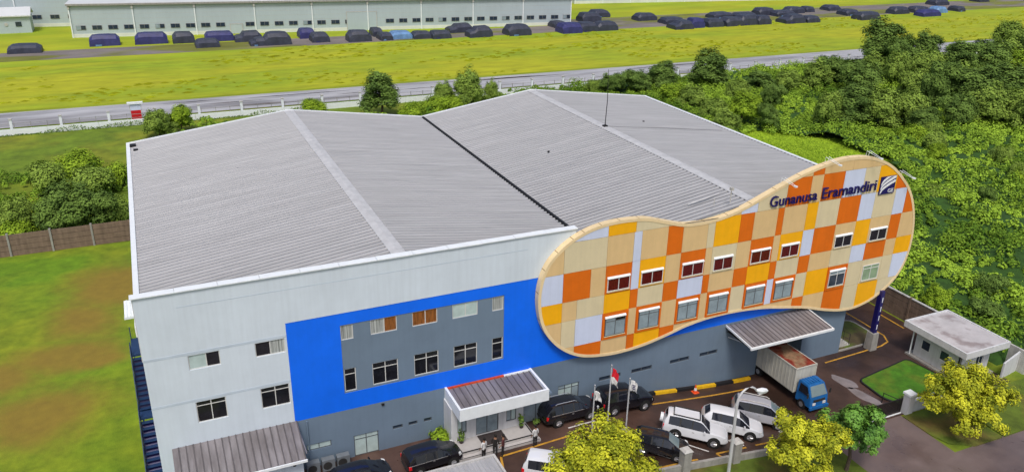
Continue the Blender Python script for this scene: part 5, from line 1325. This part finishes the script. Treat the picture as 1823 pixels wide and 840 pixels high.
def bush(lab, x, y, r, m, n=900):
    T = thing('bush', lab, 'bush', (x,y,hg(x,y)))
    P_, Nn, ct = crown_pts([(0,0,r*.7,r,r,r*.8)], n, r*.4, 26)
    me = leaf_mesh('leaves', P_, Nn, .1*rng.uniform(.7,1.3,n), m, ct*.6+rng.uniform(0,.4,n)); o = bpy.data.objects.new('leaves', me); COL.objects.link(o); o.parent = T
    mb = MB(); [mb.tube([(x,y,hg(x,y)-.1),(x+dx*r,y+dy*r,hg(x,y)+r)], [.03,.01], 5) for dx,dy in ((.3,.1),(-.3,.2),(0,-.3))]; mb.build('stems', 'bark', T)
bush('bright yellow-green bush against the grey wall left of the porch', 17.75, -.75, .68, 'leaf_light')
bush('low bush by the gate at the corner of the lawn island', 55.0, -8.2, .45, 'leaf_dark', 500)
bush('small dark bush beside the stair on the island', 57.6, 2.4, .5, 'leaf_dark', 500)

# undergrowth right of the wall: a lumpy sheet with leaves over it
def vnoise(x, y, s, seed):
    r_ = np.random.default_rng(seed); Gd = r_.uniform(0,1,(64,64))
    u = x/s; v = y/s; i = np.floor(u).astype(int); j = np.floor(v).astype(int); fu = u-i; fv = v-j
    fu = fu*fu*(3-2*fu); fv = fv*fv*(3-2*fv); g_ = lambda a,b: Gd[a % 64, b % 64]
    return (g_(i,j)*(1-fu)+g_(i+1,j)*fu)*(1-fv)+(g_(i,j+1)*(1-fu)+g_(i+1,j+1)*fu)*fv
def uh(x, y):
    a = vnoise(x,y,7.5,1)*1.6+vnoise(x+50,y+20,3.1,2)*1.0+vnoise(x,y,1.4,3)*.55
    return a
def undergrowth(name, lab, x0, x1, y0, y1, n, keep, leaf, m, amp=1.):
    nx = int((x1-x0)/1.2); ny = int((y1-y0)/1.2)
    X, Y = np.meshgrid(np.linspace(x0,x1,nx+1), np.linspace(y0,y1,ny+1)); Z = uh(X,Y)*amp*.8-.35
    edge = np.clip(np.minimum.reduce([X-x0, x1-X, Y-y0, y1-Y])/2., 0, 1); Z = Z*edge-.3*(1-edge)
    mb = MB(); mb.v = np.stack([X.ravel(),Y.ravel(),Z.ravel()],1).tolist()
    K = keep(X,Y)
    for j in range(ny):
        for i in range(nx):
            if K[j,i]: a = j*(nx+1)+i; mb.face(a, a+1, a+nx+2, a+nx+1)
    T = thing(name, lab, 'undergrowth', ((x0+x1)/2,(y0+y1)/2,0)); T['kind'] = 'stuff'
    if amp >= 1: b_ = mb.build('ground_cover', 'undergrowth_base', T, smooth=True, angle=80); b_['kind'] = 'stuff'
    nc = n//70
    c = np.stack([rng.uniform(x0+1,x1-1,nc), rng.uniform(y0+1,y1-1,nc)],1); c = c[keep(c[:,0],c[:,1])]; nc = len(c)
    big = vnoise(c[:,0],c[:,1],6.,14)
    rad = rng.uniform(.4,1.2,nc)*(.55+1.2*big**1.5)*(.6+.4*amp); cz = uh(c[:,0],c[:,1])*amp*.95-.55
    ctint = np.clip(vnoise(c[:,0],c[:,1],9.,9)*1.2-.35+rng.uniform(-.15,.5,nc), 0, 1)
    n = nc*70; idx = np.repeat(np.arange(nc), 70)
    d_ = rng.normal(size=(n,3)); d_ /= np.linalg.norm(d_,axis=1)[:,None]; d_[:,2] = np.abs(d_[:,2])
    rr_ = rad[idx]*rng.uniform(.7,1.05,n)
    P_ = np.concatenate([c[idx], cz[idx][:,None]],1)+d_*rr_[:,None]*np.array([1,1,1.25])
    Nn = d_*1.0+rng.normal(size=(n,3))*.24+np.array([0,0,.3])
    tint = ctint[idx]*.75+rng.uniform(0,.25,n)
    off = np.array([(x0+x1)/2,(y0+y1)/2,0])
    me = leaf_mesh('leaves', P_-off, Nn, leaf*rng.uniform(.6,1.4,n), m, tint); o = bpy.data.objects.new('leaves', me); COL.objects.link(o); o.parent = T; o['kind'] = 'stuff'
undergrowth('undergrowth', 'dense tangled green undergrowth beyond the right wall', 66.8, 165, -7.5, 103, 470000, lambda x,y: (((x-97)/9.5)**2+((y-47)/16.)**2+vnoise(x,y,4,77)*.5 > 1.1), .17, 'leaf_under')
undergrowth('undergrowth', 'green scrub behind the factory before the far fence', 0.5, 66.8, 52, 102.5, 42000, lambda x,y: (y > 60) & (vnoise(x,y,9,21) > .45), .22, 'leaf_under', .7)
undergrowth('undergrowth', 'rough green scrub of the left thicket behind the brown fence', -30, 0.4, 50.6, 80, 42000, lambda x,y: vnoise(x,y,8,33) > .40, .16, 'leaf_under', .7)
blob('clearing', 97, 47, 13, 20, 'clearing', .06, 0, 9)
n = 12000; x = rng.normal(97,4.4,n); y = rng.normal(47,7,n)
me = leaf_mesh('tall_grass', np.stack([x,y,rng.uniform(.08,.28,n)],1), np.stack([rng.normal(size=n),rng.normal(size=n)-.5,np.full(n,.9)],1), rng.uniform(.07,.16,n), 'leaf_light', rng.uniform(.4,1,n)); o = bpy.data.objects.new('tall_grass', me); COL.objects.link(o); tag(o, 'bright yellow-green grass in the clearing beside the roof', 'grass', kind='stuff')
# hedge line along the low white wall
n = 2600; x = rng.uniform(-60,30,n); P_ = np.stack([x, 103.2+rng.normal(size=n)*.15, rng.uniform(0,.75,n)*vnoise(x,x*0,3.,5)*1.5],1)
me = leaf_mesh('creeper', P_, rng.normal(size=(n,3))+np.array([0,-1,.6]), np.full(n,.13), 'leaf_dark', rng.uniform(0,1,n)); o = bpy.data.objects.new('creeper', me); COL.objects.link(o); tag(o, 'dark creeper growing along the foot of the low white wall', 'creeper', kind='stuff')
n = 3200; x = rng.uniform(-60,330,n); y = rng.uniform(122,170,n); k_ = vnoise(x*.35,y*1.4,9,51) > .52; x, y = x[k_], y[k_]; n = len(x)
me = leaf_mesh('grass_tufts', np.stack([x,y,np.full(n,.12)],1), np.stack([rng.normal(size=n)*.3,-np.ones(n),np.full(n,.5)],1), rng.uniform(.25,1.3,n), 'leaf_tuft', rng.uniform(0,1,n), .16, (1,0,0)); o = bpy.data.objects.new('grass_tufts', me); COL.objects.link(o); tag(o, 'scattered darker grass tufts across the wide yellow-green field', 'grass', kind='stuff')
print('triangles', sum(len(m.polygons) for m in bpy.data.meshes)*2)
